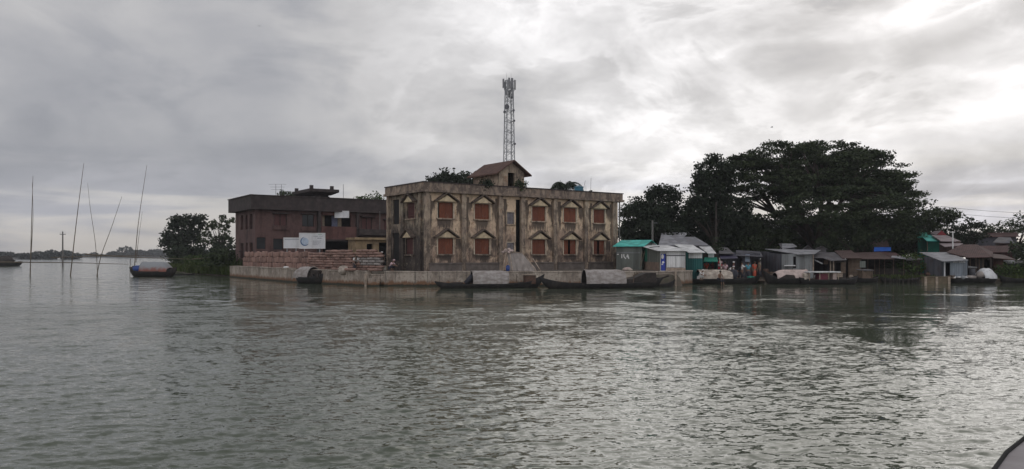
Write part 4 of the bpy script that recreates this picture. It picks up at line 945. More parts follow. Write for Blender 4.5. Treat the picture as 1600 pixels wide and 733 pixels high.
def panel(t, f, name, x0, x1, y0, y1, m, v=-.02, th=.018):
    u0, u1 = f.u(x0, v), f.u(x1, v); xm = (x0+x1)/2; return MB().box(u0, u1, v-th, v, f.zx(xm, y1, v), f.zx(xm, y0, v)).build(name, MAT[m], t)
GM = .38
def FX(x0, x1, D, z0):
    """frame turned to face the river here: right end nearer by the slant of the view line"""
    m = ((x0+x1)/2-CX)/F; w = (x1-x0)/F*D; dl = m*w/2/(1+m*m)*.9; return Frame(x0, D+dl, x1, D-dl, z0)
# turquoise-roofed hut next to the old building
f = Frame(963, 77.5, 1003, 76.5, 1.2)
t = shack('shop_hut', 'grey hut with bright turquoise roof beside the old cream building', 'hut', f, 6, f.zx(985, 384.5), f.zx(985, 375), 'tin_greygreen', 'tin_turquoise', 'gable_u', .3, group='market huts')
panel(t, f, 'sill_band', 963.5, 1000, 394, 396, 'tin_grey', -.03, .04)
m = MB(); 
def stroke(a, b, wd=.10):
    z = lambda y: f.zx(976, y); u = lambda x: f.u(x); p, q_ = Vector((u(a[0]), z(a[1]))), Vector((u(b[0]), z(b[1]))); d = (q_-p).normalized()*wd/2; n = Vector((-d.y, d.x))
    m.slab([(p.x-n.x, -.012, p.y-n.y), (q_.x-n.x, -.012, q_.y-n.y), (q_.x+n.x, -.012, q_.y+n.y), (p.x+n.x, -.012, p.y+n.y)], (0, .009, 0))
for a, b in (((964, 397.5), (967, 397.5)), ((971.6, 397), (971.6, 403.5)), ((974.8, 397), (974.8, 401)), ((974.8, 401), (978, 404.5)), ((980.8, 397.5), (979.3, 402)), ((980.8, 397.5), (982.6, 404.5)), ((979.6, 401.5), (982, 401.5))): stroke(a, b)
m.build('painted_letters', MAT['white_paint'], t)
f = FX(1003, 1027, 80.5, 1.2)
shack('shop_hut', 'small hut end with pale gable behind the turquoise roof', 'hut', f, 4, f.zx(1015, 384), f.zx(1015, 375.5), 'tin_white', 'tin_pale', 'gable_v', .15, group='market huts')
# grey-green shed with pale doors and blue panel
f = Frame(1031.5, 69.2, 1071, 69.2, 1.2); S2d = f.vat(1004, 0)
t = shack('shop_shed', 'low shed with pale double doors and a blue poster panel at the quay end', 'shed', f, S2d, f.zx(1050, 392), f.zx(1050, 392)+.55, 'tin_pale', 'tin_white', 'mono', .35, side='tin_greygreen', group='market huts', opens=[(f.u(1032.5), f.u(1041), .05, f.zx(1036, 396.5))])
panel(t, f, 'double_door', 1042, 1069.5, 400.5, 417.5, 'tin_white', -.03, .03); panel(t, f, 'lintel', 1040.5, 1070.5, 398.6, 400, 'steel_dark', -.03, .05); panel(t, f, 'plinth', 1040.5, 1071, 418.5, 423.5, 'wood_pale', -.025, .04); panel(t, f, 'door_gap', 1055.7, 1056.3, 400.7, 417.3, 'steel_dark', -.062, .01)
pn = panel(t, f, 'poster_panel', 1032.8, 1039.6, 396.8, 423.0, 'royal_blue', .12, .03)
m = MB(); u0 = f.u(1033.4, .08); 
for (cx_, y_, rx_, rz_) in ((1035.2, 401, .12, .22), (1036.2, 410, .11, .10), (1034.8, 413, .09, .06)): m.blob((f.u(cx_, .08), .085, f.zx(cx_, y_, .08)), (rx_, .012, rz_), 12, 6)
m.build('white_marks', MAT['white_paint'], pn, smooth=True)
ud = lambda x: f.vat(x, -.03)
m = MB(); m.box(-.05, -.004, ud(1030), ud(1004), 0, .78); m.build('brown_plinth', MAT['brown_plinth'], t)
m = MB(); a0, a1 = ud(1006.5), ud(993); m.box(-.06, -.005, ud(1011), min(S2d-.1, ud(1004.5)), .80, 2.1); m.build('green_door', MAT['green_door'], t)
m = MB(); m.box(-.07, -.006, .2, S2d-.2, 2.12, 2.2); m.build('rail', MAT['steel_dark'], t)
# leaning bamboo props and a pale sack at its foot
for x0, x1, nm in ((1000, 1003.5, 'nearly upright'), (1000.5, 1007.5, 'slanting')):
    o = MB().path([P(x0, 418, 71), P(x1, 393, 71.4)], .028, 6).build('bamboo_prop', MAT['bamboo']); setp(o, nm+' pale bamboo prop leaning before the green door', 'bamboo pole', 'bamboo props')
# grey hipped roof house
f = Frame(1032, 85, 1106, 85, GM); t = shack('market_house', 'large grey hipped tin roof house behind the market stalls', 'house', f, 8, f.zx(1068, 383), f.zx(1068, 383)+.2, 'tin_dark', 'tin_roof_dull', 'mono', 0, roofing=False, group='market houses')
px_slab(t, 'roof', [(1029, 383, 84.5), (1109, 383.5, 84.5), (1086, 370, 88), (1069, 370, 88), (1076, 363, 90), (1034, 363.5, 90)], 'tin_roof_grey')
px_slab(t, 'roof', [(1034, 363.6, 90.05), (1076, 363.1, 90.05), (1090, 372, 94), (1040, 372, 94)], 'tin_roof_dull')
# white-roofed stall + teal wall
f = Frame(1072, 73, 1098, 73, GM); t = shack('market_stall', 'stall with sloping white tin roof over a teal wall', 'stall', f, 5, f.zx(1085, 394.5), f.zx(1085, 390), 'tin_teal', 'tin_white', 'mono', .2, roofing=False, group='market stalls')
px_slab(t, 'roof', [(1076, 394.2, 72.4), (1102, 394.2, 72.4), (1082.5, 382.8, 79), (1053, 381.6, 79)], 'tin_white'); panel(t, f, 'fascia', 1076, 1097, 395, 403.5, 'tin_white', -.03)
f = Frame(1098, 74.4, 1121.5, 74.4, GM); t = shack('market_stall', 'open fronted stall with green awning and red goods', 'stall', f, 3.5, f.zx(1110, 396), f.zx(1110, 392), 'wood_dark', 'tin_roof_grey', 'mono', .1, roofing=False, side='tin_teal', group='market stalls', opens=[(f.u(1099), f.u(1121), .4, f.zx(1110, 404))])
px_slab(t, 'roof', [(1106, 395.5, 73.5), (1119, 395.5, 73.5), (1110.5, 385, 79), (1092, 385, 79)], 'tin_pale'); px_slab(t, 'awning', [(1099, 408.5, 73.2), (1122, 408.5, 73.2), (1120, 402, 74.3), (1101, 402, 74.3)], 'tin_green'); panel(t, f, 'poster', 1106.5, 1115.6, 396.3, 402, 'sign_white', -.05)
f = Frame(1122, 77, 1188, 77, GM); t = shack('market_stall', 'dark stall under a purple tarpaulin behind the crowd', 'stall', f, 4, f.zx(1150, 396), f.zx(1150, 393), 'tin_dark', 'tin_roof_dull', 'mono', .1, roofing=False, side='tin_dark', group='market stalls', opens=[(f.u(1124), f.u(1160), .1, f.zx(1140, 403)), (f.u(1174), f.u(1187), .1, f.zx(1180, 405))])
px_slab(t, 'roof', [(1124, 396, 76), (1147, 396, 76), (1137, 387, 82), (1122, 386, 82)], 'tin_roof_dull'); px_slab(t, 'tarpaulin', [(1126, 404.5, 75), (1153, 403.5, 75), (1150, 397.5, 77), (1124, 397, 77)], 'tarp_purple', .02)
panel(t, f, 'poster', 1164, 1171.5, 398, 409, 'sign_bluegrey', -.05); px_slab(t, 'roof', [(1150, 399, 76), (1192, 401, 76), (1188, 393, 82), (1150, 391, 82)], 'tin_dark')
# tin shack with pale panels
f = Frame(1221.5, 76, 1271, 76, GM); d8 = f.vat(1189, 0)
t = shack('tin_shack', 'grey corrugated tin shack with lean-to roof and pale front panels above the pink hooded boat', 'shack', f, d8, f.zx(1246, 397), f.zx(1246, 397)+.3, 'tin_grey', 'tin_roof_grey', 'mono', .1, side='tin_dark', roofing=False, group='tin shacks', opens=[(f.u(1239.5), f.u(1244), 1.0, 2.1), (f.u(1226), f.u(1243), .55, .85), (f.u(1251), f.u(1259), .45, .9)])
px_slab(t, 'roof', [(1195.5, 388.8, 83), (1246, 397, 75.4), (1273.5, 396.2, 75.4), (1282, 390.5, 82.5)], 'tin_roof_grey')
px_slab(t, 'window_flap', [(1225, 415.5, 75.3), (1243, 415.5, 75.3), (1243, 414.2, 75.95), (1226, 414.2, 75.95)], 'tin_pale', .03); panel(t, f, 'corner_post', 1269.8, 1271.2, 398, 424, 'wood_pale', -.03, .05)
f = FX(1220, 1243, 86, GM); t = shack('market_house', 'small house with a pale tilted gable roof above the tin shack', 'house', f, 4, f.zx(1230, 388), f.zx(1230, 386), 'tin_dark', 'tin_roof_grey', 'mono', .1, roofing=False, group='market houses')
px_slab(t, 'roof', [(1222, 388.8, 85.5), (1245, 384.8, 85.5), (1239, 380.8, 89), (1222, 380.4, 89)], 'tin_roof_grey'); px_slab(t, 'roof', [(1216.5, 380.3, 89), (1222, 380.4, 89), (1223, 388.6, 85.6), (1220, 386, 86)], 'tin_roof_dull')
f = FX(1255, 1270, 87, GM); shack('market_house', 'small house with square grey gable behind the tin shack roof', 'house', f, 4, f.zx(1262, 390), f.zx(1262, 384), 'tin_roof_dull', 'tin_roof_dull', 'gable_v', .2, group='market houses')
f = FX(1277, 1291, 85, GM); shack('market_house', 'small house with a blunt rounded grey roof between the shacks', 'house', f, 4, f.zx(1284, 388.5), f.zx(1284, 385), 'tin_roof_dull', 'tin_roof_dull', 'gable_v', .15, group='market houses')
# open stall with sloping dull roof
f = Frame(1272, 77, 1322, 77, GM); t = shack('tin_shack', 'open fronted shack with drooping dull grey roof and pale twin posts', 'shack', f, 5, f.zx(1300, 407), f.zx(1300, 401), 'wood_dark', 'tin_roof_dull', 'mono', .1, roofing=False, group='tin shacks', side='tin_dark', opens=[(f.u(1273), f.u(1296), .3, 1.75), (f.u(1305), f.u(1313), .6, 1.5)])
px_slab(t, 'roof', [(1271, 403, 76.4), (1286, 403, 76.4), (1298, 407.5, 76), (1324, 406.2, 76), (1303, 394, 83), (1271, 395, 83)], 'tin_roof_dull')
for x in (1297.3, 1302): panel(t, f, 'post', x-.8, x+.8, 408, 430, 'wood_pale', -.04, .08)
px_slab(t, 'window_flap', [(1271, 406, 76.7), (1274, 405.5, 76.7), (1286, 411.5, 76), (1284, 412.5, 76)], 'tin_grey', .02); panel(t, f, 'patch_board', 1287, 1294, 406, 413, 'wood', -.03)
panel(t, f, 'patch_board', 1314, 1321, 410, 427, 'wood', -.03)
f = FX(1325, 1345, 77.5, GM); t = shack('tin_shack', 'narrow weathered wooden shack with brownish roof and a pale board', 'shack', f, 5, f.zx(1335, 404), f.zx(1335, 400), 'wood', 'tin_roof_dull', 'mono', .1, roofing=False, group='tin shacks', side='wood_dark')
px_slab(t, 'roof', [(1316, 403.3, 76.9), (1347, 403, 76.9), (1329.5, 391, 84), (1304, 391.5, 84)], 'tin_rust'); panel(t, f, 'pale_board', 1343.3, 1352.5, 408, 418, 'tin_greygreen', -.05)
f = FX(1346, 1438, 79, GM); t = shack('long_shack', 'long low dark shack with rusty roof and upright bare posts', 'shack', f, 6, f.zx(1392, 405), f.zx(1392, 401), 'wood_dark', 'tin_rust', 'mono', .1, roofing=False, group='tin shacks', side='wood_dark', opens=[(f.u(1354), f.u(1366), .9, 1.9), (f.u(1368), f.u(1394), .9, 2.0), (f.u(1398), f.u(1425), .9, 1.9)])
px_slab(t, 'roof', [(1338, 404.3, 77.8), (1398, 404.3, 77.8), (1374, 393.5, 85), (1331, 395, 85)], 'tin_rust'); px_slab(t, 'roof', [(1394, 402.5, 78.5), (1410, 401.5, 79), (1400, 395, 84.5), (1372, 393.4, 85.2)], 'tin_brown')
px_slab(t, 'roof_sheet', [(1392, 402, 78.2), (1416, 404.5, 77.8), (1414, 400.5, 80), (1394, 399.5, 80)], 'tin_roof_grey'); px_slab(t, 'roof_sheet', [(1416, 406.5, 77.8), (1442, 405, 78), (1438, 401, 80.5), (1418, 401.5, 80.5)], 'tin_roof_dull')
for x in (1356, 1366.7, 1374, 1382, 1396, 1412): panel(t, f, 'post', x-.55, x+.55, 405.5, 430, 'wood', -.04, .07)
f = FX(1364, 1386, 90, GM); t = shack('market_house', 'brown house end with bright blue tarpaulin above the long shack', 'house', f, 4, f.zx(1375, 385), f.zx(1375, 372), 'tin_brown', 'tin_rust', 'mono', .2, group='market houses')
px_slab(t, 'tarpaulin', [(1365.5, 392.5, 88), (1392, 392, 88), (1392, 386.3, 89.5), (1366, 386.3, 89.5)], 'tarp_bright_blue', .03)
# green house and neighbours
f = FX(1449, 1469, 95, GM); t = shack('green_house', 'two storey bright green tin house under the leaning flat topped tree', 'house', f, 6, f.zx(1459, 376), f.zx(1459, 373), 'tin_green', 'tin_green', 'mono', .1, roofing=False, group='houses on the right')
px_slab(t, 'roof', [(1448, 376.3, 94.5), (1471, 376.8, 94.5), (1457.5, 366.8, 101), (1438, 367.5, 101)], 'tin_turquoise'); panel(t, f, 'corner_post', 1448.6, 1449.6, 377, 392, 'wood_pale', -.03, .04)
f = FX(1434.5, 1448, 98.5, GM); t = shack('green_house', 'narrow green annex on the left of the bright green house', 'house', f, 4, f.zx(1441, 371), f.zx(1441, 363), 'tin_green', 'tin_green', 'mono', .2, group='houses on the right')
f = FX(1469, 1501, 92.5, GM); t = shack('pink_house', 'pale pink roofed house with a small red gable behind the white mast', 'house', f, 6, f.zx(1485, 377), f.zx(1485, 375), 'tin_rust', 'tin_pink', 'mono', .1, roofing=False, group='houses on the right')
px_slab(t, 'roof', [(1470, 376.6, 91.5), (1502, 377, 92.5), (1480, 367.8, 99), (1455, 367, 99)], 'tin_pink'); px_slab(t, 'lower_roof', [(1476, 385.5, 90), (1497, 384, 90), (1505, 380.2, 91.8), (1467, 380.3, 91.8)], 'tin_pink')
px_slab(t, 'red_gable', [(1464, 367.2, 99.3), (1479, 367.6, 99.3), (1471, 360.3, 99.3)], 'tin_red'); px_slab(t, 'roof', [(1453.5, 364.5, 99.5), (1463, 367, 99.2), (1471, 360.2, 99.2), (1460, 361, 104)], 'tin_pink')
t = thing('white_mast', 'slim white mast with short crossbar rising between the pink and brown roofs', 'mast', P(1488.7, 399, 88)*1.0); t.location.z = GM
zt_ = pz(363.5, 88)-GM; MB().path([(0,0,0), (0,0,zt_)], .07, 8).build('pole', MAT['white_paint'], t); MB().box(-.28, .22, -.06, .06, zt_, zt_+.1).build('crossbar', MAT['white_paint'], t)
# bluish tin shack
f = Frame(1474.6, 74.5, 1511.6, 74.5, GM); d12 = f.vat(1444, 0)
t = shack('tin_shack', 'bluish corrugated tin shack with open dark doorway beside the ochre landing', 'shack', f, d12, f.zx(1493, 407.5), f.zx(1493, 407.5)+.4, 'tin_bluegrey', 'tin_roof_grey', 'mono', .1, side='tin_dark', roofing=False, group='tin shacks', opens=[(f.u(1477.4), f.u(1484.6), .25, f.zx(1481, 411))])
px_slab(t, 'roof', [(1436.5, 394.2, 82), (1472, 408, 73.9), (1513, 406.3, 73.9), (1480, 394, 82)], 'tin_roof_grey'); panel(t, f, 'door_frame', 1475, 1476.6, 409, 434, 'tin_pale', -.03, .05)
m = MB()
for k in range(11):
    if k in (4,): continue
    x = 1490+k*1.75; u = f.u(x, -.05); z_ = f.zx(x, 409.6, -.05); m.box(u-.028, u+.028, -.06, -.052, z_-.05-(k % 3)*.012, z_+.05); 
    if k % 2: m.box(u-.028, u+.055, -.06, -.052, z_+.052, z_+.075)
m.build('painted_letters', MAT['white_paint'], t)
f = FX(1447, 1459, 78.5, GM); t = shack('privy_hut', 'tiny lean-to hut with a grey slanting lid left of the bluish shack', 'hut', f, 1.5, f.zx(1453, 418), f.zx(1453, 415), 'wood_dark', 'tin_grey', 'mono', .1, roofing=False, group='market huts')
px_slab(t, 'roof', [(1445.5, 418.5, 77.9), (1458, 419, 77.9), (1461.5, 412.3, 79.5), (1453, 413, 79.5)], 'tin_roof_grey')
# brown hip roofed house
f = FX(1513.5, 1550, 77, GM); t = shack('brown_house', 'brown hip roofed timber house behind the white hooded boat', 'house', f, 6, f.zx(1531, 402.5), f.zx(1531, 400), 'wood_dark', 'tin_brown', 'mono', .1, roofing=False, group='houses on the right', opens=[(f.u(1519), f.u(1523), .6, 1.9), (f.u(1538), f.u(1547), .3, 1.8)])
px_slab(t, 'roof', [(1479, 393.8, 80), (1512, 402.4, 76.3), (1549.5, 401.6, 76.3), (1526, 381.8, 84), (1502, 382, 84)], 'tin_brown'); px_slab(t, 'roof', [(1526, 381.8, 84), (1549.5, 401.6, 76.3), (1552, 394, 84)], 'tin_brown')
for x in (1516, 1525, 1530, 1536): panel(t, f, 'board', x-.6, x+.6, 403, 428, 'wood', -.03, .05)
px_slab(t, 'window_flap', [(1512, 418, 76), (1527, 418.8, 76), (1526, 417, 76.9), (1513, 415.4, 76.9)], 'tin_grey', .02)
f = FX(1552, 1568, 79, GM); t = shack('brown_house', 'narrow pinkish brick house end right of the timber house', 'house', f, 5, f.zx(1560, 403), f.zx(1560, 400), 'red_brick', 'tin_rust', 'mono', .1, roofing=False, group='houses on the right')
px_slab(t, 'roof', [(1552, 402.8, 78), (1588, 405.8, 78), (1570, 398.5, 83), (1538, 395, 83)], 'tin_rust')
f = FX(1567, 1618, 80, GM); t = shack('dark_hut', 'dark hut with a pale front sheet on its roof at the right edge', 'hut', f, 5, f.zx(1590, 411), f.zx(1590, 408), 'tin_dark', 'tin_roof_dull', 'mono', .2, group='houses on the right')
px_slab(t, 'roof_sheet', [(1572, 412, 79), (1586, 411.4, 79), (1584, 406.5, 82), (1564, 406.5, 82)], 'tin_grey')
f = FX(1526, 1588, 108, GM); t = shack('long_house', 'long brown roofed house far back at the right edge', 'house', f, 7, f.zx(1556, 370), f.zx(1556, 363), 'tin_dark', 'tin_brown', 'gable_u', .3, group='houses on the right')
f = FX(1560, 1585, 95, GM); t = shack('brown_house', 'low house with grey gable slope below the long brown roof', 'house', f, 6, f.zx(1570, 381), f.zx(1570, 378), 'tin_rust', 'tin_grey', 'mono', .1, roofing=False, group='houses on the right')
px_slab(t, 'roof', [(1551, 379, 94.5), (1570, 379.5, 94.5), (1579, 371, 99), (1560, 370.5, 99)], 'tin_roof_dull'); px_slab(t, 'roof', [(1570, 379.5, 94.5), (1585, 379.5, 95), (1579, 371, 99)], 'tin_dark')
f = FX(1527, 1584, 89.5, GM); t = shack('brown_house', 'broad maroon roofed house in the middle of the right hand houses', 'house', f, 7, f.zx(1556, 394), f.zx(1556, 384), 'tin_brown', 'tin_brown', 'gable_u', .3, group='houses on the right')

# ---------------- poles and tower
t = thing('utility_pole', 'concrete utility pole standing in the river with a short crossarm', 'pole', (px(98, 200), 200, 0))
zt_ = pz(362, 200); MB().path([(0,0,-1.5), (0,0,zt_)], [.24, .15], 8).build('pole', MAT['pole_concrete'], t); MB().box(-.75, .75, -.07, .07, zt_-.75, zt_-.6).build('crossarm', MAT['steel_dark'], t)
for x in (-.6, 0, .6): MB().path([(x, 0, zt_-.6 if x else zt_), (x, 0, zt_-.25 if x else zt_+.3)], .09, 8).build('insulator', MAT['white_paint'], t)
t = thing('utility_pole', 'short pole with a side bracket behind the turquoise roofed hut', 'pole', (px(1019.5, 82), 82, 1.2))
zt_ = pz(344.5, 82)-1.2; MB().path([(0,0,-.3), (0,0,zt_)], [.13, .10], 8).build('pole', MAT['pole_concrete'], t); MB().box(.0, .5, -.03, .03, zt_-.3, zt_-.22).build('bracket', MAT['steel_dark'], t)
t = thing('utility_pole', 'tall slim pole wrapped in a shaggy creeper behind the green awning', 'pole', (px(1119, 79), 79, GM))
zt_ = pz(316, 79)-GM; MB().path([(0,0,-.3), (0,0,zt_)], [.12, .08], 8).build('pole', MAT['wood_dark'], t)
cs = np.concatenate([RNG.normal(size=(260, 3))*np.array([.35, .35, .55])+np.array([0, 0, zz_]) for zz_ in (2.0, 2.7)]); quads_obj('creeper', leaf_mesh(cs, .16), MAT['leaf'], t)
for y, nm in ((324.5, 'upper'), (333, 'lower')):
    a = P(1119, 322, 79); m = MB(); pts = [Vector((px(1470, 150), 150, pz(y-2, 150))).lerp(Vector((px(1900, 130), 130, pz(y-8, 130))), k/10)-Vector((0, 0, 1.6*(1-(k/5-1)**2))) for k in range(11)]
    m.path(pts, .035, 4); o = m.build('overhead_wire', MAT['steel_dark']); setp(o, nm+' overhead wire crossing the sky at the right edge', 'wire', 'overhead wires')

TD = 130.0; t = thing('cell_tower', 'tall steel lattice mobile phone tower behind the stair house', 'tower', (px(795.5, TD), TD, 1.1)); TZ = pz(126, TD)-1.1
def tw(z): return .98-(.98-.50)*min(1, z/TZ)
cor = [(-1, -1), (1, -1), (1, 1), (-1, 1)]; rot = Matrix.Rotation(R(20), 3, 'Z')
def cp(k, z): c_ = cor[k % 4]; return rot@Vector((c_[0]*tw(z), c_[1]*tw(z), z))
for k in range(4): MB().path([cp(k, 0), cp(k, TZ)], .085, 6).build('leg', MAT['steel'], t)
m = MB(); nz = 18
for i in range(nz):
    z0, z1 = TZ*i/nz, TZ*(i+1)/nz
    for k in range(4):
        m.path([cp(k, z1), cp(k+1, z1)], .045, 4); m.path([cp(k, z0), cp(k+1, (z0+z1)/2)], .04, 4); m.path([cp(k+1, (z0+z1)/2), cp(k, z1)], .04, 4)
m.build('bracing', MAT['steel'], t)
m = MB(); 
for i in range(70): z = TZ*i/70; m.path([(-.2, 0, z), (.2, 0, z)], .02, 4)
m.path([(-.2,0,0), (-.2,0,TZ)], .03, 4).path([(.2,0,0), (.2,0,TZ)], .03, 4).build('ladder', MAT['steel'], t)
zy = lambda y: pz(y, TD)-1.1
for i, (a, r_, y0, y1) in enumerate([(195, 1.0, 124, 138), (-60, 1.0, 124, 139), (60, .95, 124.5, 138.5), (270, .55, 123, 140), (130, 1.0, 126, 140), (-20, 1.05, 126, 141), (240, .8, 140, 150), (-45, .85, 141, 153), (90, .8, 140, 151)]):
    a = R(a); c_ = Vector((math.cos(a)*r_*.95, math.sin(a)*r_*.95, 0)); z0, z1 = zy(y1), zy(y0); mm = MB(); w = .16
    d = Vector((math.cos(a), math.sin(a), 0)); n_ = Vector((-d.y, d.x, 0))
    mm.slab([c_+n_*w+Vector((0,0,z0)), c_-n_*w+Vector((0,0,z0)), c_-n_*w+Vector((0,0,z1)), c_+n_*w+Vector((0,0,z1))], d*.14)
    an = mm.build('panel_antenna', MAT['antenna_grey'], t); mm = MB()
    for z in (z0+.2, z1-.2): mm.path([c_*.45+Vector((0,0,z)), c_+Vector((0,0,z))], .04, 4)
    mm.path([c_*.92+Vector((0,0,z0-.2)), c_*.92+Vector((0,0,z1+.1))], .035, 5).build('bracket', MAT['steel'], an)
def dish(x, y, r, m='steel_dark'):
    c_ = Vector(((x-795.5)/F*TD, -.95, zy(y))); mm = MB(); mm.path([c_, c_+Vector((0, .25, 0))], r, 18); mm.path([c_+Vector((0,.1,0)), Vector((c_.x*.5, -.2, c_.z))], .05, 5); mm.build('dish', MAT[m], t)
dish(792, 168.5, .42); dish(788.5, 176.5, .22); dish(802.5, 174, .2); dish(803.5, 190, .17); dish(804.5, 226, .18); dish(799.5, 154, .2)
for x in (791.5, 798.5, 794.9): MB().path([((x-795.5)/F*TD, 0, TZ-.3), ((x-795.5)/F*TD, 0, TZ+(1.2 if x != 794.9 else .5))], .025, 4).build('whip_antenna', MAT['steel'], t)
MB().box(-1.0, 1.0, -1.0, 1.0, -.4, 0).build('footing', MAT['concrete'], t)
# ================================================================ BOATS
def hull_mb(L, Bm, h, rl, rr, p=3.0, n=30, draft=.25, full=2.4):
    """L along x; rl, rr: how far the left and right tips rise"""
    m = MB(); rows = []; deck = []
    for i in range(n+1):
        s = -1+2*i/n; a = abs(s); rise = (rl if s < 0 else rr)*a**p; w = max(.012, Bm/2*(1-a**full)**.75); zs = h+rise; zk = -draft+(h*.8+rise+draft)*a**(p*2.2)
        zk = min(zk, zs-.04); x = s*L/2; row = []
        for k in range(9):
            t = -1+2*k/8; yy = w*math.sin(t*math.pi/2); zz = zk+(zs-zk)*(1-math.cos(t*math.pi/2))**.9; row.append((x, yy, zz))
        rows.append(row)
    m.grid(rows); return m, [(-1+2*i/n) for i in range(n+1)]
def hull_parts(t, L, Bm, h, rl, rr, mh='black_hull', md='wood_dark', p=3.0, full=2.4):
    m, ss = hull_mb(L, Bm, h, rl, rr, p, full=full)
    # inner skin
    b = len(m.v); rows = []; rail = []; deck = []
    for s in ss:
        a = abs(s); rise = (rl if s < 0 else rr)*a**p; w = max(.012, Bm/2*(1-a**full)**.75); zs = h+rise; x = s*L/2; wi = w*.88
        rail.append([(x, -w, zs), (x, -w-.0, zs+.04), (x, -wi, zs+.04), (x, -wi, zs-.06)]); deck.append([(x, -wi, zs-.06), (x, wi, zs-.06)])
    o = m.build('hull', MAT[mh], t, smooth=True)
    MB().grid(rail).build('gunwale', MAT[mh], t); MB().grid([[(q[0], -q[1], q[2]) for q in r] for r in rail]).build('gunwale', MAT[mh], t)
    MB().grid(deck).build('deck', MAT[md], t); return o
def hood(t, x0, x1, w, h, z0, m, seed=0, ends=(0, 0), sag=.03, name='hood', lean=(0, 0)):
    """arched bamboo hood; ends: taper at each end"""
    rnd = random.Random(seed); mo = []; mi = []; n = 18; k = 14
    for i in range(n+1):
        s = i/n; x = x0+(x1-x0)*s; sc = 1-ends[0]*max(0, (.25-s)/.25)**2-ends[1]*max(0, (s-.75)/.25)**2; j = rnd.uniform(-sag, sag); ro, ri = [], []
        for q in range(k+1):
            a = math.pi*q/k; ca = math.cos(a); sa = abs(math.sin(a))**.9
            lx = (lean[0] if s < .5 else lean[1])*abs(2*s-1)*sa
            ro.append((x+lx, -w/2*ca*(1+j*.5), z0+h*sc*sa+j*sa)); ri.append((x+lx, -(w/2-.05)*ca, z0+(h-.05)*sc*sa+j*sa))
        mo.append(ro); mi.append(ri)
    mb = MB(); mb.grid(mo); o = mb.build(name, MAT[m], t, smooth=True)
    mb = MB(); mb.grid(mi); mb.build('lining', MAT['hood_lining'], o, smooth=True)
    mb = MB(); mb.grid([mo[0], mi[0]]); mb.grid([mo[-1], mi[-1]]); 
    for i in (0, n): mb.path([(p[0], p[1]*1.01, p[2]+.02) for p in mo[i]], .028, 5)
    mb.build('rib', MAT[m], o); return o
def boat(label, x0, x1, yw, group='country boats', h=.42, B_=1.5, rl=.5, rr=.5, rz=0.0, Dc=None, mh='black_hull', name='country_boat', p=3.0, full=2.4, L=None):
    D = Dc or F*H/(yw-HY); xc = (x0+x1)/2; Lx = px(x1, D)-px(x0, D); L = L or Lx/max(.3, math.cos(rz))
    t = thing(name, label, 'boat', (px(xc, D), D+B_*.35, 0), rz, group); hull_parts(t, L, B_, h, rl, rr, mh, p=p, full=full)
    t['_D'] = D; return t, (lambda x: (px(x, D)-px(xc, D))/math.cos(rz)), (lambda y: pz(y, D)), D
# B1: long boat in front of the cream building
t, X, Z, D = boat('long black boat with pale grey hood moored left below the tarpaulin frame', 680, 852, 450.4, B_=1.5, rz=R(13), h=.30, rl=.25, rr=.75, p=4)
hood(t, X(737), X(791), 1.5, Z(423)-.35, .35, 'hood_grey', 1, (0, .12), .02, lean=(0, .1))
MB().box(X(820), X(836), -.45, .45, .3, Z(431)).build('cargo_box', MAT['hull_brown'], t, bevel=.03); MB().slab([(X(818), -.5, Z(430)), (X(838), -.5, Z(430.5)), (X(838), .5, Z(430.5)), (X(818), .5, Z(430))], (0, 0, .04)).build('box_lid', MAT['wood_pale'], t)
MB().path([(X(805), -.3, .3), (X(806.5), -.3, 1.1)], .03, 6).build('pole', MAT['wood'], t)
MB().path([(X(728), 0, .35), (X(734), -.1, .75), (X(738), 0, .95)], .22, 8).build('bundle', MAT['cloth_dark'], t, smooth=True)  # dark lump standing in for the shaded left mouth of the hood
m = MB(); m.blob((X(714), -.1, .40), (.55, .35, .10), 10, 6, .1, 2); m.build('net_heap', MAT['wood_dark'], t, smooth=True)
# B2
t, X, Z, D = boat('longest black boat with light grey hood and high dark cabin block at its stern', 842, 1042, 450.8, B_=1.6, rz=R(11), h=.36, rl=.55, rr=.45, p=3.5)
hood(t, X(913), X(976), 1.6, Z(421.5)-.38, .38, 'hood_grey', 2, (0, .10), .02)
MB().box(X(975), X(992), -.55, .55, .38, .72).build('bench_box', MAT['wood_dark'], t, bevel=.02)
m = MB(); m.slab([(X(975), -.6, .42), (X(1027), -.6, .42), (X(1026), -.6, Z(426.5)), (X(1009), -.6, Z(427)), (X(994), -.6, Z(433.5))], (0, 1.2, 0)); m.build('stern_cabin', MAT['wood_dark'], t, bevel=.02)
m = MB(); m.path([(X(988), -.65, .4), (X(990), -.65, Z(425.5))], .035, 5).path([(X(988), -.65, 1.0), (X(996), -.65, Z(427))], .05, 5).build('steering_oar', MAT['wood'], t)
MB().path([(X(1016), .1, .8), (X(1040), .1, .75), (X(1052), .1, .95)], [.05, .05, .09], 6).build('oar', MAT['wood_dark'], t)
# small canoe tucked behind
t, X, Z, D = boat('slim dark canoe tip poking out behind the stern of the longest boat', 1005, 1056, 448, B_=.7, h=.18, rl=.2, rr=.4, Dc=65.4, group='small canoes')
t, X, Z, D = boat('very low dark canoe floating beside the orange hooded boat', 268, 304, 430, B_=.8, h=.10, rl=.1, rr=.14, group='small canoes', p=4)
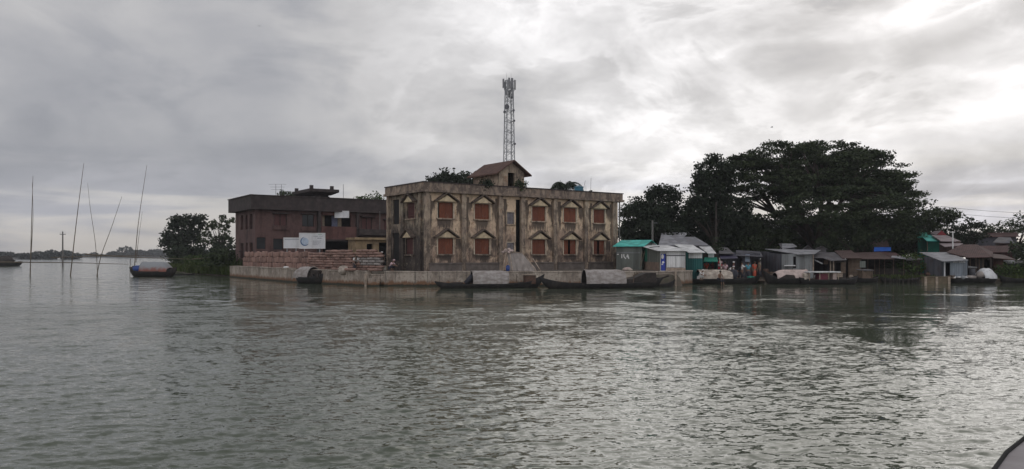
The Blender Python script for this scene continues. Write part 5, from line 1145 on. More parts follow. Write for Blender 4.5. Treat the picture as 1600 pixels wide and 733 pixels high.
# quay boat, foreshortened
t, X, Z, D = boat('short black boat with patched grey hood tied below the sacks', 456, 512, 443, B_=1.7, h=.55, rl=.25, rr=.45, rz=R(-38), mh='black_hull', full=3.4)
hood(t, X(461), X(489), 1.6, Z(417)-.5, .5, 'hood_grey', 3, (.25, 0), .02)
m = MB(); m.box(X(493), X(507), -.62, .62, .5, Z(422)); m.build('engine_box', MAT['wood_dark'], t, bevel=.02); MB().blob((X(500), -.66, Z(430)), (.14, .08, .14), 8, 6).build('tyre_fender', MAT['rubber'], t)
# left boat with orange hood
t, X, Z, D = boat('black boat with rusty orange and grey hood and blue tarpaulin beside the bamboo poles', 195, 275, 432.5, B_=2.0, h=.62, rl=.55, rr=.55, p=3.2, rz=R(-8), full=3)
o = hood(t, X(219), X(264), 1.9, Z(409)-.62, .62, 'hood_orange', 4, (.0, .62), .02)
m = MB(); m.blob((X(214), -.45, .95), (.75, .45, .42), 12, 8, .12, 3); m.build('blue_tarpaulin', MAT['tarp_blue'], t, smooth=True)
m = MB(); m.blob((X(204), 0, .85), (.6, .5, .45), 12, 8, .14, 4); m.build('net_heap', MAT['wood_dark'], t, smooth=True)
MB().path([(X(197.5), -.2, -.2), (X(198.5), -.2, 2.2)], .035, 5).build('pole', MAT['wood'], t)
# far left
t, X, Z, D = boat('distant dark boat with a heap of cargo at the left edge of the river', -22, 31.5, 416, B_=2.4, h=1.0, rl=.3, rr=.15, p=3, full=6)
m = MB(); m.blob((X(6), 0, 1.3), (2.0, .9, 1.15), 14, 8, .15, 6); m.build('cargo_heap', MAT['wood_dark'], t, smooth=True)
# market boats
t, X, Z, D = boat('black boat with long cream hood at the crowded landing', 1056, 1192, 443.5, B_=1.7, h=.42, rl=.1, rr=.35, p=4, full=3.5)
hood(t, X(1095), X(1144), 1.65, Z(421.5)-.45, .45, 'hood_cream', 5, (0, .16), .015, lean=(-.15, 0))
m = MB(); m.blob((X(1148), -.2, .85), (.42, .4, .48), 12, 8, .08, 9); m.build('black_bundle', MAT['cloth_dark'], t, smooth=True)
MB().box(X(1172), X(1180), -.4, .3, .45, Z(432)).build('teal_crate', MAT['tin_green'], t, bevel=.02)
t, X, Z, D = boat('black boat with dirty pink hood in front of the tin shack', 1195, 1268, 444, B_=1.7, h=.50, rl=.75, rr=.3, p=3, full=3)
hood(t, X(1214), X(1263), 1.6, Z(421.5)-.5, .5, 'hood_pink', 6, (.35, 0), .02)
m = MB(); m.slab([(X(1209), -.8, .5), (X(1242), -.8, .55), (X(1240), -.8, Z(430)), (X(1228), -.8, Z(429)), (X(1218), -.8, Z(434))], (0, .2, 0)); m.build('side_screen', MAT['wood_dark'], t)
t, X, Z, D = boat('flat roofed boat with pale thin canopy on posts beside the pink hooded boat', 1252, 1345, 444.5, B_=1.6, h=.40, rl=.2, rr=.35, p=4, full=3.5)
MB().slab([(X(1262), -.8, Z(426.2)), (X(1312), -.8, Z(426)), (X(1311), .8, Z(426)), (X(1262), .8, Z(426.2))], (0, 0, .1)).build('canopy', MAT['hood_white'], t, bevel=.02)
for x in (1264, 1280, 1294, 1309):
    for y in (-.7, .7): MB().path([(X(x), y, .35), (X(x), y, Z(426.5))], .035, 6).build('post', MAT['wood_pale'], t)
MB().box(X(1280), X(1294), -.5, .4, .42, .95).build('red_bench', MAT['cloth_maroon'], t, bevel=.03); MB().box(X(1258), X(1264), -.5, .4, .42, 1.0).build('sack', MAT['hood_cream'], t, bevel=.06); MB().box(X(1302), X(1308), -.5, .4, .42, 1.1).build('crate', MAT['hood_pink'], t, bevel=.04)
t, X, Z, D = boat('dark boat carrying a small boxy shelter with flat lid', 1338, 1376, 443, B_=1.5, h=.4, rl=.2, rr=.25, Dc=74, p=4, full=4)
m = MB(); m.box(X(1347), X(1362), -.55, -.5, .45, Z(424)); m.box(X(1347), X(1348), -.499, .5, .45, Z(424)); m.box(X(1361), X(1362), -.499, .5, .45, Z(424)); m.build('shelter_wall', MAT['wood'], t); MB().slab([(X(1345), -.65, Z(423)), (X(1364.5), -.65, Z(423)), (X(1364.5), .6, Z(422)), (X(1345), .6, Z(422))], (0, 0, .06)).build('shelter_roof', MAT['tin_roof_dull'], t)
for x in (1347, 1362.5): MB().path([(X(x), -.62, .3), (X(x), -.62, Z(421))], .04, 5).build('post', MAT['wood'], t)
t, X, Z, D = boat('long low dark boat moored along the bank under the long shack', 1378, 1442, 442, B_=1.3, h=.30, rl=.3, rr=.2, Dc=74.5, p=3)
t, X, Z, D = boat('dark boat with round white hood at the right bank', 1487, 1566, 442, B_=1.9, h=.42, rl=.2, rr=.45, p=3.4, Dc=73.6)
hood(t, X(1538), X(1556), 1.7, Z(419.5)-.42, .42, 'hood_white', 8, (.3, .4), .03); m = MB(); m.blob((X(1535.5), -.3, .75), (.35, .4, .35), 10, 7, .1, 4).blob((X(1520), -.3, .55), (.55, .3, .16), 10, 6, .2, 5); m.build('bundles', MAT['tarp_grey'], t, smooth=True)
for k, x in enumerate((1493, 1502, 1511)): MB().blob((X(x), -.35, .52), (.28, .2, .10), 8, 5, .2, k).build('white_parcel', MAT['white_paint'], t, smooth=True)
t, X, Z, D = boat('empty black boat at the far right edge', 1566, 1640, 442, B_=1.4, h=.36, rl=.35, rr=.4, Dc=74, p=3)

# landings on the market side
t = thing('landing_stage', 'long plank landing stage behind the cream hooded boat', 'landing', (px(1058, 74), 73.2, 0)); Lx = px(1196, 74)-px(1058, 74)
m = MB(); k = 0; x = 0
while x < Lx: m.box(x, min(x+.28, Lx), 0, 2.4, .20+(k % 3)*.006, .26+(k % 3)*.006); x += .30; k += 1
m.build('planks', MAT['wood'], t)
for i in range(5):
    for y in (.1, 2.2): MB().path([(Lx*(i+.1)/4.3, y, -1), (Lx*(i+.1)/4.3, y, .19)], .08, 6).build('post', MAT['wood_dark'], t)
t = thing('landing_wall', 'mossy ochre landing wall with three pale posts at the right bank', 'wall', (px(1443, 73), 73, 0)); Lx = px(1485, 73)-px(1443, 73)
MB().box(.05, Lx-.05, .0, .5, -.8, pz(433.2, 73)).build('wall', MAT['ochre_wall'], t, bevel=.02); MB().box(0, Lx, -.06, .55, pz(433.2, 73)+.002, pz(432, 73)).build('coping', MAT['ochre_wall'], t)
for x in (.16, Lx*.48, Lx-.16): MB().box(x-.10, x+.10, -.12, -.002, -.7, pz(432.6, 73)).build('post', MAT['wood_pale'], t)
for i in range(16):                                                  # stakes and revetment boards along the dark bank
    x = 1382+i*3.9; o = MB().path([(0, 0, -.6), (random.uniform(-.1, .1), 0, random.uniform(.35, .75))], .045, 5).build('stake', MAT['wood_dark']); o.location = (px(x, 74.2), 74.2+random.uniform(-.2, .2), 0); setp(o, 'short dark wooden stake along the bank under the long shack', 'stake', 'stakes along the dark bank')

# ================================================================ THE PHOTOGRAPHER'S NEIGHBOUR: steel deck in the corner
t = thing('passenger_boat', 'curved grey steel boat deck with black rubber edge in the bottom right corner', 'boat', (0, 0, 0))
edge = [(1.62, 2.75), (1.98, 3.29), (2.24, 3.66), (2.50, 3.98), (2.84, 4.34), (3.25, 4.70), (3.75, 5.05), (4.4, 5.4), (5.2, 5.6), (6.2, 5.2), (7.2, 4.2), (8.0, 2.6), (8.2, 0), (8.0, -4), (3.2, -6), (1.5, -4), (1.1, 0), (1.2, 1.6)]
zd = 1.60
m = MB(); m.v = [(x, y, zd) for x, y in edge]; m.f = [tuple(range(len(edge)))]; b = len(m.v); n = len(edge); cx, cy = 4.8, 0
m.build('deck', MAT['deck_steel'], t)
m = MB(); low = [(cx+(x-cx)*.80, cy+(y-cy)*.84, -.5) for x, y in edge]; m.grid([[(x, y, zd-.002) for x, y in edge]+[(edge[0][0], edge[0][1], zd-.002)], low+[low[0]]]); m.build('hull', MAT['steel_dark'], t)
MB().path([(x, y, zd+.003) for x, y in edge]+[(edge[0][0], edge[0][1], zd+.003)], .011, 8).build('rubber_edge', MAT['rubber'], t, smooth=True)

# ================================================================ SACKS
def sack_mesh():
    m = MB(); n = 14; rows = []
    for i in range(n+1):
        s = -1+2*i/n; e = max(.02, (1-abs(s)**9)**.5)*(.97 if abs(s) < .99 else .03); row = []
        for k in range(13):
            a = 2*math.pi*k/12; ca, sa = math.cos(a), math.sin(a); row.append((s*.40, math.copysign(abs(ca)**.6, ca)*.26*e, .125+math.copysign(abs(sa)**.65, sa)*.125*(.45+.55*e if abs(s) < .99 else .02)*(1+.05*math.sin(s*9))))
        rows.append(row)
    m.grid(rows); return m
sm = {}
for mm in ('sack_brown', 'sack_grey'):
    o = sack_mesh().build('sack', MAT[mm], smooth=True); sm[mm] = o.data; bpy.data.objects.remove(o)
def put_sack(p, rz, mm, label, group, sc=1.0):
    o = bpy.data.objects.new('sack', sm[mm]); C.objects.link(o); o.location = p; o.rotation_euler = (random.uniform(-.05, .05), random.uniform(-.05, .05), rz+random.uniform(-.09, .09)); o.scale = (sc, sc*random.uniform(.95, 1.05), random.uniform(.94, 1.04)); setp(o, label, 'sack', group)
# the stacked bulk carried as blocks of sacks standing end-on behind the quay
a, b = Vector((px(374, 94.0), 94.0)), Vector((px(547, 71.3), 71.3)); d = (b-a).normalized(); nn = Vector((-d.y, d.x)); Ls = (b-a).length; rz = math.atan2(d.y, d.x)
cnt = 0; SL = 'brown sack in the long stacked row on the quay before the brick building'; SG = 'brown sacks of the long stacked row'
def put_up(p, rz):
    o = bpy.data.objects.new('sack', sm['sack_brown']); C.objects.link(o); o.location = p; o.scale = (.76, .92, 1.05)
    o.rotation_mode = 'ZYX'; o.rotation_euler = (0, R(90)+random.uniform(-.07, .07), 0); o.matrix_world = Matrix.Translation(p)@Matrix.Rotation(rz+random.uniform(-.3, .3), 4, 'Z')@Matrix.Rotation(R(90), 4, 'Z')@Matrix.Rotation(R(90)+random.uniform(-.12, .12), 4, 'Y')@Matrix.Diagonal((.76, .92*random.uniform(.94, 1.06), 1.1, 1)); setp(o, SL, 'sack', SG)
split = .66; n = int(Ls*split/.47)
for r in range(3):                                                   # upright sacks, three tiers
    for i in range(n):
        p = a+d*((i+.5)*Ls*split/n+random.uniform(-.03, .03))+nn*(.35+random.uniform(-.05, .05)); 
        if r == 2 and random.random() < .10: continue
        put_up(Vector((p.x, p.y, 1.2+.30+r*.585+random.uniform(-.03, .05)*r)), rz); cnt += 1
n = int(Ls*(1-split)/.78)
for r in range(8):                                                   # lying sacks towards the near end
    for i in range(n):
        s_ = (i+.5)/n
        if r == 7 and (s_ < .42 or s_ > .93): continue
        if r == 6 and random.random() < .15 and s_ < .4: continue
        p = a+d*(Ls*split+.25+(i+.45+(.3 if r % 2 else 0))*Ls*(1-split)/n*.94)+nn*(.45+random.uniform(-.12, .12)); put_sack((p.x, p.y, 1.2+r*.238), rz, 'sack_brown', SL, SG); cnt += 1
a2 = Vector((px(557, 72.5), 72.5)); b2 = Vector((px(598, 70.5), 70.5)); d2 = (b2-a2).normalized(); n2 = 4; L2 = (b2-a2).length
for r in range(8):
    for i in range(n2):
        if r == 7 and i == 3: continue
        mm = 'sack_grey' if 2 <= r <= 4 and i > 0 or r in (3, 4) else 'sack_brown'; p = a2+d2*((i+.3+(r % 2)*.3)*L2/n2)
        put_sack((p.x, p.y, 1.2+r*.24), math.atan2(d2.y, d2.x), mm, ('grey' if mm == 'sack_grey' else 'brown')+' sack in the short stack left of the crouching man', ('grey' if mm == 'sack_grey' else 'brown')+' sacks of the short stack', L2/n2/.8*.98)
for k, (x, y, D_) in enumerate(((545, 419, 68.6), (549, 420.5, 68.3), (583, 422, 67.0), (590, 421, 67.2))):
    put_sack((px(x, D_), D_, 1.25), .3*k, 'sack_brown', ['loose brown sack lying flat near the white tarpaulin dome', 'second loose brown sack right of the white tarpaulin dome', 'loose brown sack lying left on the low wall', 'loose brown sack lying right on the low wall'][k], 'loose sacks on the quay')
# white domes and parcels
def heap(name, label, cat, x, y, D_, r, m, seed, z=None):
    o = MB().blob((0, 0, 0), r, 18, 12, .07, seed).build(name, MAT[m], smooth=True); o.location = (px(x, D_), D_, z if z is not None else 1.28); setp(o, label, cat); return o
heap('tarpaulin_dome', 'white domed tarpaulin bundle on the quay right of the small hooded boat', 'bundle', 536.5, 421, 69.4, (.48, .4, .42), 'hood_cream', 1)
heap('bundle', 'small white parcel on the quay edge left of the small hooded boat', 'parcel', 447, 418, 77.4, (.28, .2, .10), 'white_paint', 2, 1.42)
heap('bundle', 'pale lumpy sack lying at the foot of the turquoise roofed hut', 'sack', 980, 420, 71, (.42, .3, .20), 'hood_pink', 3, 1.32)
heap('bundle', 'pale flat bundle beside the one at the foot of the turquoise roofed hut', 'sack', 984.5, 421, 70.6, (.25, .2, .12), 'hood_cream', 4, 1.29)

# ================================================================ TARPAULIN OVER A BAMBOO FRAME
t = thing('tarpaulin_shelter', 'grey tarpaulin draped over a leaning bamboo frame before the cream building', 'shelter', (px(812, 67.5), 67.5, 1.24))
lx = lambda x: px(x, 67.5)-px(812, 67.5); lz = lambda y: pz(y, 67.5)-1.24
rows = []
top = [(792, 392.5), (797, 393.5), (801, 395), (808, 394.5), (816, 396), (824, 406), (830, 412), (835, 417)]
for j in range(13):
    s = j/12; row = []
    for i in range(25):
        q = i/24*(len(top)-1); k = min(int(q), len(top)-2); f_ = q-k; tx = top[k][0]+(top[k+1][0]-top[k][0])*f_; ty = top[k][1]+(top[k+1][1]-top[k][1])*f_
        bx = 797+i/24*42; x = tx+(bx-tx)*s; y = ty+(424.5-ty)*s
        row.append((lx(x), .9-1.0*s+.10*math.sin(i*1.1+s*2)*s+.05*math.sin(i*2.3), max(.02, lz(y)+.05*math.sin(i*.9)*math.sin(s*3))))
    rows.append(row)
o = MB().grid(rows).build('tarpaulin', MAT['tarp_grey'], t, smooth=True); sd_ = o.modifiers.new('thick', 'SOLIDIFY'); sd_.thickness = .02
rows2 = [[(p[0], 1.0+.9*(j/12)+.08*math.sin(i*1.3+j), p[2]) for i, p in enumerate(r)] for j, r in enumerate(rows)]
o = MB().grid(rows2).build('tarpaulin', MAT['tarp_grey'], t, smooth=True); sd_ = o.modifiers.new('thick', 'SOLIDIFY'); sd_.thickness = .02
for a, b in (((786, 423), (791, 390)), ((797, 423), (790, 391)), ((801, 423), (796, 393)), ((838, 423), (822, 401)), ((845, 423), (833, 404))): MB().path([(lx(a[0]), -.2, 0), (lx(b[0]), .75, lz(b[1]))], .035, 6).build('bamboo_leg', MAT['wood_pale'], t)
MB().path([(lx(788), .75, lz(393)), (lx(818), .85, lz(395))], .035, 6).build('ridge_pole', MAT['wood_pale'], t)
m = MB(); rnd = random.Random(3)
for k in range(9): m.blob((lx(rnd.uniform(786, 800)), .7, lz(rnd.uniform(389, 395))), (.16, .14, .11), 8, 5, .2, k)
m.build('cloth_bundle', MAT['hood_pink'], t, smooth=True)
o = MB().path([(0, 0, 0), (0, 0, .42)], [.17, .17], 14).path([(0, 0, .42), (0, 0, .5)], [.12, .08], 12).build('water_drum', MAT['tarp_blue'], smooth=True); o.location = (px(793.5, 67.0), 67.0, 1.28); setp(o, 'small blue drum standing under the leaning bamboo frame', 'drum')
for x0, y0, x1, y1, nm in ((836, 426, 852, 441, 'upper'), (838, 429, 856, 446, 'lower')):
    A_, B_ = P(x0, y0, 64.9), P(x1, y1, 64.4); pts = [A_.lerp(B_, k/8)-Vector((0, 0, .25*(1-(k/4-1)**2))) for k in range(9)]; o = MB().path(pts, .03, 5).build('mooring_rope', MAT['rope']); setp(o, nm+' pale mooring rope hanging between the two long boats', 'rope', 'mooring ropes')

# ================================================================ BAMBOO POLES IN THE RIVER
def bamboo(label, pts, D_, r=.055, group='bamboo poles standing in the river', name='bamboo_pole', dy=0):
    w = [P(x, y, D_)+Vector((0, dy*i, 0)) for i, (x, y) in enumerate(pts)]; n = len(w); out_ = []
    for i in range(n-1):                                          # smooth the polyline
        for k in range(6):
            t_ = k/6; p0, p1, p2, p3 = w[max(i-1, 0)], w[i], w[i+1], w[min(i+2, n-1)]
            out_.append(.5*((2*p1)+(-p0+p2)*t_+(2*p0-5*p1+4*p2-p3)*t_*t_+(-p0+3*p1-3*p2+p3)*t_**3))
    out_.append(w[-1]); k = len(out_); o0 = out_[0]; rad = [r*(1-.72*i/(k-1)) for i in range(k)]
    o = MB().path([p-o0 for p in out_], rad, 6).build(name, MAT['bamboo']); o.location = o0; setp(o, label, 'pole', group); return o
bamboo('left most bamboo pole, nearly upright, with a doubled shaft', [(47, 436), (49, 360), (51.5, 275)], 98, .07)
bamboo('thin bamboo lashed to the left most pole and crossing it', [(48.2, 405), (51.5, 340), (50.3, 285)], 97.7, .045)
bamboo('tallest thick bamboo pole leaning slightly right at the left', [(109.5, 436), (119, 350), (131, 255)], 99, .075)
bamboo('thin faint bamboo pole leaning left between the tall ones', [(153, 436), (149, 380), (141, 325), (137, 286)], 101, .045)
bamboo('shorter curved bamboo pole leaning well to the right', [(150.5, 436), (158, 400), (174, 356), (190.5, 307)], 98.5, .06)
bamboo('tall slim bamboo pole rising behind the orange hooded boat', [(210, 420), (216, 350), (229.5, 258)], 102, .065)
bamboo('thin bamboo lashed beside the tall slim pole behind the boat', [(212.5, 410), (217, 370), (222.5, 330)], 101.6, .04)
bamboo('lower horizontal bamboo boom spanning the upright poles', [(-60, 409), (31, 409.8), (110, 410.5), (201, 413)], 98.2, .09, 'bamboo booms', 'bamboo_boom')
bamboo('upper long horizontal bamboo boom running to the spit', [(133, 397.5), (210, 402), (300, 405)], 100.5, .09, 'bamboo booms', 'bamboo_boom')
bamboo('short horizontal bamboo rail over the grass by the brick building', [(300, 405), (325, 403), (352, 400.5)], 104, .06, 'bamboo booms', 'bamboo_boom')
bamboo('thin horizontal bamboo just above the long boom on the horizon', [(80, 402.5), (190, 399.5), (262, 400.5)], 103, .06, 'bamboo booms', 'bamboo_boom')

# ================================================================ BIRDS
def bird(label, x, y, D_, rz):
    t = thing('bird', label, 'bird', P(x, y, D_), rz, 'birds in the sky'); m = MB()
    m.path([(0, -.22, 0), (0, -.1, .01), (0, .08, 0), (0, .26, .0)], [.02, .06, .05, .02], 8)
    for s in (-1, 1): m.slab([(s*.03, -.1, .02), (s*.28, -.16, .16), (s*.62, .02, .08), (s*.28, .02, .13), (s*.03, .08, .02)], (0, 0, .012))
    m.build('body', MAT['bird_grey'], t)
bird('tiny dark bird flying in the upper left sky', 405, 41, 300, .4); bird('tiny dark bird flying above the left side of the rain tree', 1206, 199, 150, 1.3)

# ================================================================ PEOPLE
def skin_mesh(verts, edges, radii, root, sub=1, smooth=True):
    me = bpy.data.meshes.new('tmp'); me.from_pydata([tuple(v) for v in verts], edges, []); o = bpy.data.objects.new('tmp', me); C.objects.link(o)
    sk = o.modifiers.new('s', 'SKIN'); sk.use_smooth_shade = smooth
    lay = me.skin_vertices[0].data
    for i, r in enumerate(radii): lay[i].radius = (r, r) if not isinstance(r, tuple) else r
    for i in range(len(verts)): lay[i].use_root = (i == root)
    sb = o.modifiers.new('b', 'SUBSURF'); sb.levels = sub; sb.render_levels = sub
    dg = bpy.context.evaluated_depsgraph_get(); out_ = bpy.data.meshes.new_from_object(o.evaluated_get(dg)); bpy.data.objects.remove(o); bpy.data.meshes.remove(me); return out_
class Sk:
    def __init__(s): s.v = []; s.e = []; s.r = []
    def a(s, p, r, par=None):
        s.v.append(Vector(p)); s.r.append(r); i = len(s.v)-1
        if par is not None: s.e.append((par, i))
        return i
def pose(kind):
    """joint positions, facing -Y, feet on z=0"""
    J = {}
    if kind == 'stand': J = dict(pel=(0,0,.93), ch=(0,-.01,1.28), nk=(0,0,1.45), hd=(0,-.03,1.60), kn=(.10,-.02,.49), an=(.11,.03,.08), sh=(.18,0,1.39), el=(.24,.03,1.12), wr=(.25,-.08,.88), hip=(.09,0,.90))
    if kind == 'bend': J = dict(pel=(0,.12,.88), ch=(0,-.20,1.08), nk=(0,-.34,1.17), hd=(0,-.47,1.24), kn=(.10,-.02,.47), an=(.11,.05,.08), sh=(.18,-.27,1.12), el=(.22,-.33,.86), wr=(.17,-.45,.66), hip=(.09,.10,.86))
    if kind == 'crouch': J = dict(pel=(0,.16,.28), ch=(0,-.02,.58), nk=(0,-.12,.72), hd=(0,-.20,.85), kn=(.15,-.24,.52), an=(.13,0,.08), sh=(.18,-.06,.67), el=(.24,-.26,.50), wr=(.12,-.44,.44), hip=(.09,.12,.26))
    if kind == 'sit': J = dict(pel=(0,.10,.46), ch=(0,.04,.80), nk=(0,.02,.96), hd=(0,-.02,1.11), kn=(.11,-.34,.47), an=(.11,-.32,.08), sh=(.18,.03,.90), el=(.23,-.06,.66), wr=(.14,-.28,.54), hip=(.09,.08,.45))
    return {k: Vector(v) for k, v in J.items()}
def body(kind):
    J = pose(kind); s = Sk(); pel = s.a(J['pel'], (.145, .11)); mid = s.a(J['pel'].lerp(J['ch'], .5), (.12, .09), pel); ch = s.a(J['ch'], (.155, .105), mid); nk = s.a(J['nk'], .055, ch)
    up_ = (J['hd']-J['nk']).normalized(); h1 = s.a(J['nk'].lerp(J['hd'], .45), .06, nk); h2 = s.a(J['hd'], (.082, .10), h1); s.a(J['hd']+up_*.085, (.07, .085), h2)
    for sg in (-1, 1):
        f = lambda k: Vector((J[k].x*sg, J[k].y, J[k].z))
        hp = s.a(f('hip')-Vector((0, 0, .03)), .095, pel); kn = s.a(f('kn'), .058, hp); cf = s.a(f('kn').lerp(f('an'), .3)+Vector((0, .015, 0)), .056, kn); an = s.a(f('an'), .038, cf); s.a(f('an')+Vector((0, -.06, -.045)), .036, an); s.a(f('an')+Vector((0, -.16, -.055)), .028, len(s.v)-1)
        sh = s.a(f('sh'), .058, ch); el = s.a(f('el'), .042, sh); wr = s.a(f('wr'), .028, el); dr = (f('wr')-f('el')).normalized(); palm = s.a(f('wr')+dr*.05, (.036, .02), wr)
        sidev = Vector((1, 0, 0)); 
        for q, ln in ((-.027, .07), (-.009, .08), (.009, .075), (.027, .055)):
            k1 = s.a(f('wr')+dr*.09+sidev*q, .0095, palm); k2 = s.a(f('wr')+dr*(.09+ln*.5)+sidev*q*1.1+Vector((0, -.008, 0)), .009, k1); s.a(f('wr')+dr*(.09+ln)+sidev*q*1.1+Vector((0, -.02, 0)), .0075, k2)
        t1 = s.a(f('wr')+dr*.03+Vector((-sg*.035, -.012, 0)), .011, palm); s.a(f('wr')+dr*.075+Vector((-sg*.05, -.02, 0)), .009, t1)
    # nose, jaw
    fw = Vector((0, -1, 0)); s.a(J['hd']+fw*.115-up_*.015, .014, h2)
    return skin_mesh(s.v, s.e, s.r, pel)
def shirt(kind):
    J = pose(kind); s = Sk(); pel = s.a(J['pel']+(J['ch']-J['pel'])*.05, (.175, .14)); mid = s.a(J['pel'].lerp(J['ch'], .5), (.155, .12), pel); ch = s.a(J['ch'], (.18, .13), mid); s.a(J['ch'].lerp(J['nk'], .75), (.09, .075), ch)
    for sg in (-1, 1):
        f = lambda k: Vector((J[k].x*sg, J[k].y, J[k].z)); sh = s.a(f('sh'), .078, ch); s.a(f('sh').lerp(f('el'), .75), .068, sh)
    return skin_mesh(s.v, s.e, s.r, pel)
def lungi(kind, long=True):
    J = pose(kind); s = Sk(); pel = s.a(J['pel'], (.175, .14))
    if kind in ('stand', 'bend'):
        a = s.a((0, J['pel'].y*.6, .68), (.19, .16), pel); b = s.a((0, .02, .42), (.185, .16), a); s.a((0, .03, .20 if long else .40), (.18, .16), b)
    else:
        for sg in (-1, 1):
            f = lambda k: Vector((J[k].x*sg, J[k].y, J[k].z)); hp = s.a(f('hip'), .12, pel); kn = s.a(f('kn'), .095, hp); s.a(f('kn').lerp(f('an'), .7), .085, kn)
    return skin_mesh(s.v, s.e, s.r, pel)
BODY = {}
for k in ('stand', 'bend', 'crouch', 'sit'):
    J = pose(k); up_ = (J['hd']-J['nk']).normalized(); hc = J['hd']+up_*.055+Vector((0, .02, 0)); hm = MB().blob(hc, (.092, .108, .088), 12, 8).build('x', MAT['hair'], smooth=True); hat = MB().blob(hc+up_*.03, (.10, .115, .075), 12, 8).build('x', MAT['hair'], smooth=True)
    BODY[k] = (body(k), shirt(k), lungi(k), hm.data, hat.data); bpy.data.objects.remove(hm); bpy.data.objects.remove(hat)
def person(label, x, D_, z, kind, top, bottom, cap=None, rz=0.0, group='people at the landing', sc=1.0):
    t = thing('person', label, 'person', (px(x, D_), D_, z), rz, group); t.scale = (sc, sc, sc)
    for nm, me, m in (('body', BODY[kind][0], 'skin'), ('shirt', BODY[kind][1], 'cloth_'+top) if top else (None,)*3, ('lungi', BODY[kind][2], 'cloth_'+bottom), ('cap', BODY[kind][4], 'cloth_'+cap) if cap else ('hair', BODY[kind][3], 'hair')):
        if nm is None: continue
        key = nm+kind+m; d_ = CL.get(key)
        if d_ is None: d_ = me.copy(); d_.materials.clear(); d_.materials.append(MAT[m]); CL[key] = d_
        o = bpy.data.objects.new(nm, d_); C.objects.link(o); o.parent = t
    return t
CL = {}
LZ = .27
for a in [
 ('person in blue shirt standing left of the red shirted pair', 1079, 74.0, LZ, 'stand', 'blue', 'dark', None, 1.3),
 ('person in bright red shirt standing near the left end of the landing', 1088, 73.8, LZ, 'stand', 'red', 'check', None, 2.6),
 ('person in darker red shirt just behind the bright red one', 1093.5, 74.9, LZ, 'stand', 'maroon', 'dark', None, -1.1),
 ('person in white crouching at the left end of the cream hooded boat', 1095, 70.6, .36, 'crouch', 'white', 'white', 'white', .8),
 ('person in orange standing inside the stall with the green awning, left', 1104, 75.6, .38, 'stand', 'orange', 'dark', None, .1),
 ('person in maroon standing inside the stall with the green awning, right', 1114, 75.6, .38, 'stand', 'maroon', 'khaki', None, -.5),
 ('bare shouldered person sitting on the side of the cream hooded boat', 1125.5, 70.4, .0, 'sit', None, 'dark', None, .3),
 ('person in pink shirt behind the right half of the cream hood', 1133, 74.4, LZ, 'stand', 'pink', 'check', None, 2.9),
 ('person in white shirt bending behind the end of the cream hood', 1140, 73.9, LZ, 'bend', 'white', 'check', 'white', .5),
 ('person in red shirt with white cap in the middle of the crowd', 1146, 74.8, LZ, 'stand', 'maroon', 'dark', 'white', 1.5),
 ('person in white cap and dark clothes bending over the black bundle', 1154, 73.8, LZ, 'bend', 'dark', 'dark', 'white', .9),
 ('person in white shirt and dark lungi right of the black bundle', 1160, 73.5, LZ, 'stand', 'white', 'dark', None, -1.6),
 ('person in cyan shirt standing under the grey poster', 1169, 74.2, LZ, 'stand', 'cyan', 'dark', None, 3.0),
 ('person in orange red shirt standing at the right end of the landing', 1179, 75.2, .30, 'stand', 'orange', 'orange', None, .3),
 ('person in khaki shirt beside the orange red shirted one at the tin shack', 1186.5, 75.6, .38, 'stand', 'khaki', 'dark', None, -1.4)]:
    person(*a)
person('person in white shirt standing between the two sack stacks', 554, 70.2, 1.2, 'bend', 'white', 'dark', None, .6, 'people on the quay')
person('person in pale check shirt half hidden behind the gap in the sacks', 550.5, 73.5, 1.35, 'stand', 'check', 'dark', None, 0, 'people on the quay')
person('person with white cap standing behind the short sack stack', 597, 73.0, 1.2, 'stand', 'dark', 'dark', 'white', -.4, 'people on the quay')
person('person in pale pink shirt crouching on the quay by the building corner', 612, 66.6, 1.28, 'crouch', 'pink', 'dark', 'pink', 1.2, 'people on the quay')
# goods in the awning stall
m = MB()
t = thing('goods_rack', 'rack hung with red and white packets inside the green awning stall', 'rack', (px(1123.5, 75), 75, .38)); MB().box(-.35, .35, 0, .05, 0, 1.75).build('rack_board', MAT['wood_dark'], t)
for r in range(5):
    for c_ in range(3): MB().box(-.32+c_*.22, -.14+c_*.22, -.06, -.003, .35+r*.28, .55+r*.28).build('packet', MAT['cloth_red' if (r+c_) % 2 else 'cloth_pink'], t)
o = MB().path([P(1127, 420, 73.2), P(1124, 403, 73.6)], .05, 6).build('pale_prop', MAT['hood_cream']); setp(o, 'pale slanting prop pole beside the creeper covered pole', 'prop')
for k, (x, nm) in enumerate(((1101, 'left'), (1107, 'middle'), (1111.5, 'right'))):
    o = heap('basket', nm+' basket of reddish goods on the stall floor under the green awning', 'basket', x, 420, 75.2, (.3, .26, .24), ['cloth_maroon', 'cloth_orange', 'cloth_maroon'][k], k, .85); o['group'] = 'baskets in the stall'
o = heap('white_bundle', 'white bundle on the landing left of the blue shirted person', 'bundle', 1071.5, 430, 73.6, (.26, .24, .22), 'hood_white', 6, .5)

print('SACKS', cnt)

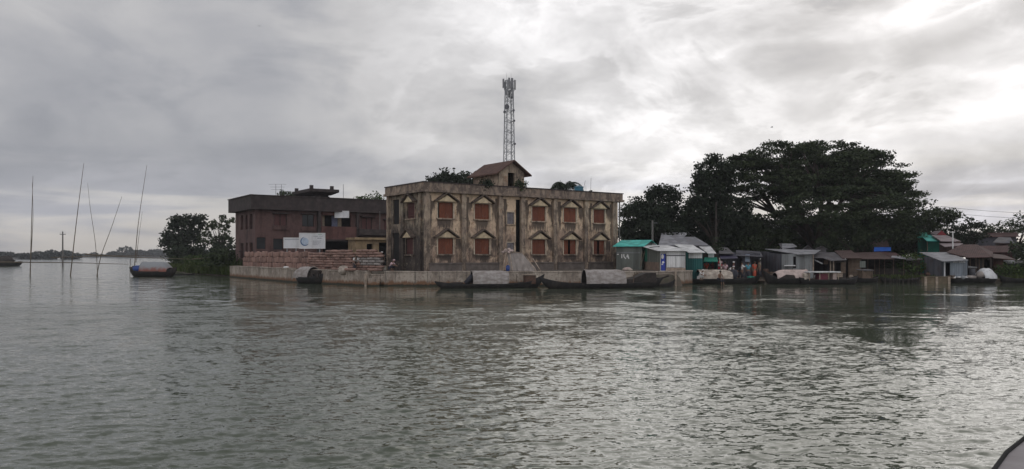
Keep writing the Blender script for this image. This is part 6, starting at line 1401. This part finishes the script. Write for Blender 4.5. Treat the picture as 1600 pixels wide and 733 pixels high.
# ================================================================ CLUTTER ON THE BANKS
def crate(label, x, y, D_, w, h, m, group='crates and boxes on the bank', rz=0):
    t = thing('crate', label, 'crate', (px(x, D_), D_, pz(y, D_)), rz, group); mm = MB(); mm.box(-w/2, w/2, -w/2, w/2, 0, .03)
    for k in range(3):
        z0 = h*(k+.1)/3; z1 = h*(k+.85)/3
        for a in ((-w/2, w/2, -w/2, -w/2+.02), (-w/2, w/2, w/2-.02, w/2), (-w/2, -w/2+.02, -w/2+.021, w/2-.021), (w/2-.02, w/2, -w/2+.021, w/2-.021)): mm.box(*a, z0+.03, z1+.03)
    mm.build('slats', MAT[m], t); mm = MB()
    for sx in (-1, 1):
        for sy in (-1, 1): mm.box(sx*(w/2-.05)-.02, sx*(w/2-.05)+.02, sy*(w/2-.045)-.02, sy*(w/2-.045)+.02, .031, h)
    mm.build('corner_posts', MAT['wood_dark'], t)
crate('pale slatted crate on the landing behind the black bundle', 1152, 436.5, 74.4, .5, .4, 'wood_pale'); crate('brown crate left of the tin shack front wall', 1205, 433, 75.2, .6, .5, 'wood', rz=.3)
crate('dark crate beside the open fronted shack posts', 1290, 433, 75.4, .5, .4, 'wood', rz=-.2); crate('pale crate under the drooping roof', 1310, 433, 75.6, .55, .5, 'wood_pale', rz=.15)
crate('small brown crate near the doorway of the bluish tin shack', 1487, 435.5, 73.9, .4, .3, 'wood', rz=.4)
def drum(label, x, y, D_, r, h, m):
    t = thing('drum', label, 'drum', (px(x, D_), D_, pz(y, D_)), 0, 'drums on the bank'); MB().path([(0,0,0), (0,0,h*.33), (0,0,h*.34), (0,0,h*.66), (0,0,h*.67), (0,0,h)], [r, r, r*1.05, r*1.05, r, r], 16).build('drum_body', MAT[m], t); MB().path([(r*.4, 0, h), (r*.4, 0, h+.04)], .05, 8).build('bung', MAT['rubber'], t)
drum('rusty drum standing left of the tin shack', 1196, 433, 76, .28, .8, 'hull_brown'); drum('grey drum right of the bluish tin shack', 1519, 433, 75.5, .27, .8, 'steel_dark')
for k in range(7):
    x = [1066, 1203, 1275, 1330, 1450, 1505, 1530][k]; D_ = [73.6, 75.0, 75.3, 75.5, 74.4, 73.6, 75.2][k]; nm = ['right of the quay end', 'before the tin shack', 'before the open fronted shack', 'before the narrow wooden shack', 'left on the ochre landing', 'before the bluish tin shack', 'before the brown timber house'][k]
    mm = MB(); n_ = 14; pr_ = [(.10, 0), (.19, .08), (.22, .18), (.16, .28), (.09, .32), (.12, .36)]; mm.grid([[(r*math.cos(2*math.pi*i/n_), r*math.sin(2*math.pi*i/n_), z) for i in range(n_+1)] for r, z in pr_])
    o = mm.build('water_pot', MAT[['steel', 'hull_brown', 'steel', 'wood_pale', 'hull_brown', 'steel', 'hull_brown'][k]], smooth=True); o.location = (px(x, D_), D_, [.27, .36, .38, .38, pz(432, 73), .36, .38][k]); setp(o, 'small round pot standing '+nm, 'pot', 'pots along the bank')
# a weld seam on the near deck
deckt = bpy.data.objects['passenger_boat']
MB().path([(2.6, 2.2, zd+.001), (3.1, 3.2, zd+.001), (3.9, 4.4, zd+.001)], .006, 6).build('weld_seam', MAT['deck_steel'], deckt)

# ================================================================ AIR
hz = MB().box(-1600, 1000, -30, 1400, -1.8, 40).build('haze', MAT['shade_black']); hz.data.materials.clear()
hm_ = bpy.data.materials.new('haze_air'); hm_.use_nodes = True; hm_.node_tree.nodes.clear(); gh = G(hm_.node_tree)
oh = gh.n('ShaderNodeOutputMaterial'); vh = gh.n('ShaderNodeVolumePrincipled'); hm_.node_tree.links.new(vh.outputs[0], oh.inputs['Volume'])
vh.inputs['Color'].default_value = (.86, .88, .92, 1); vh.inputs['Density'].default_value = .00027
hz.data.materials.append(hm_); setp(hz, 'thin pale river haze that fades the far shore', 'haze', kind='stuff')
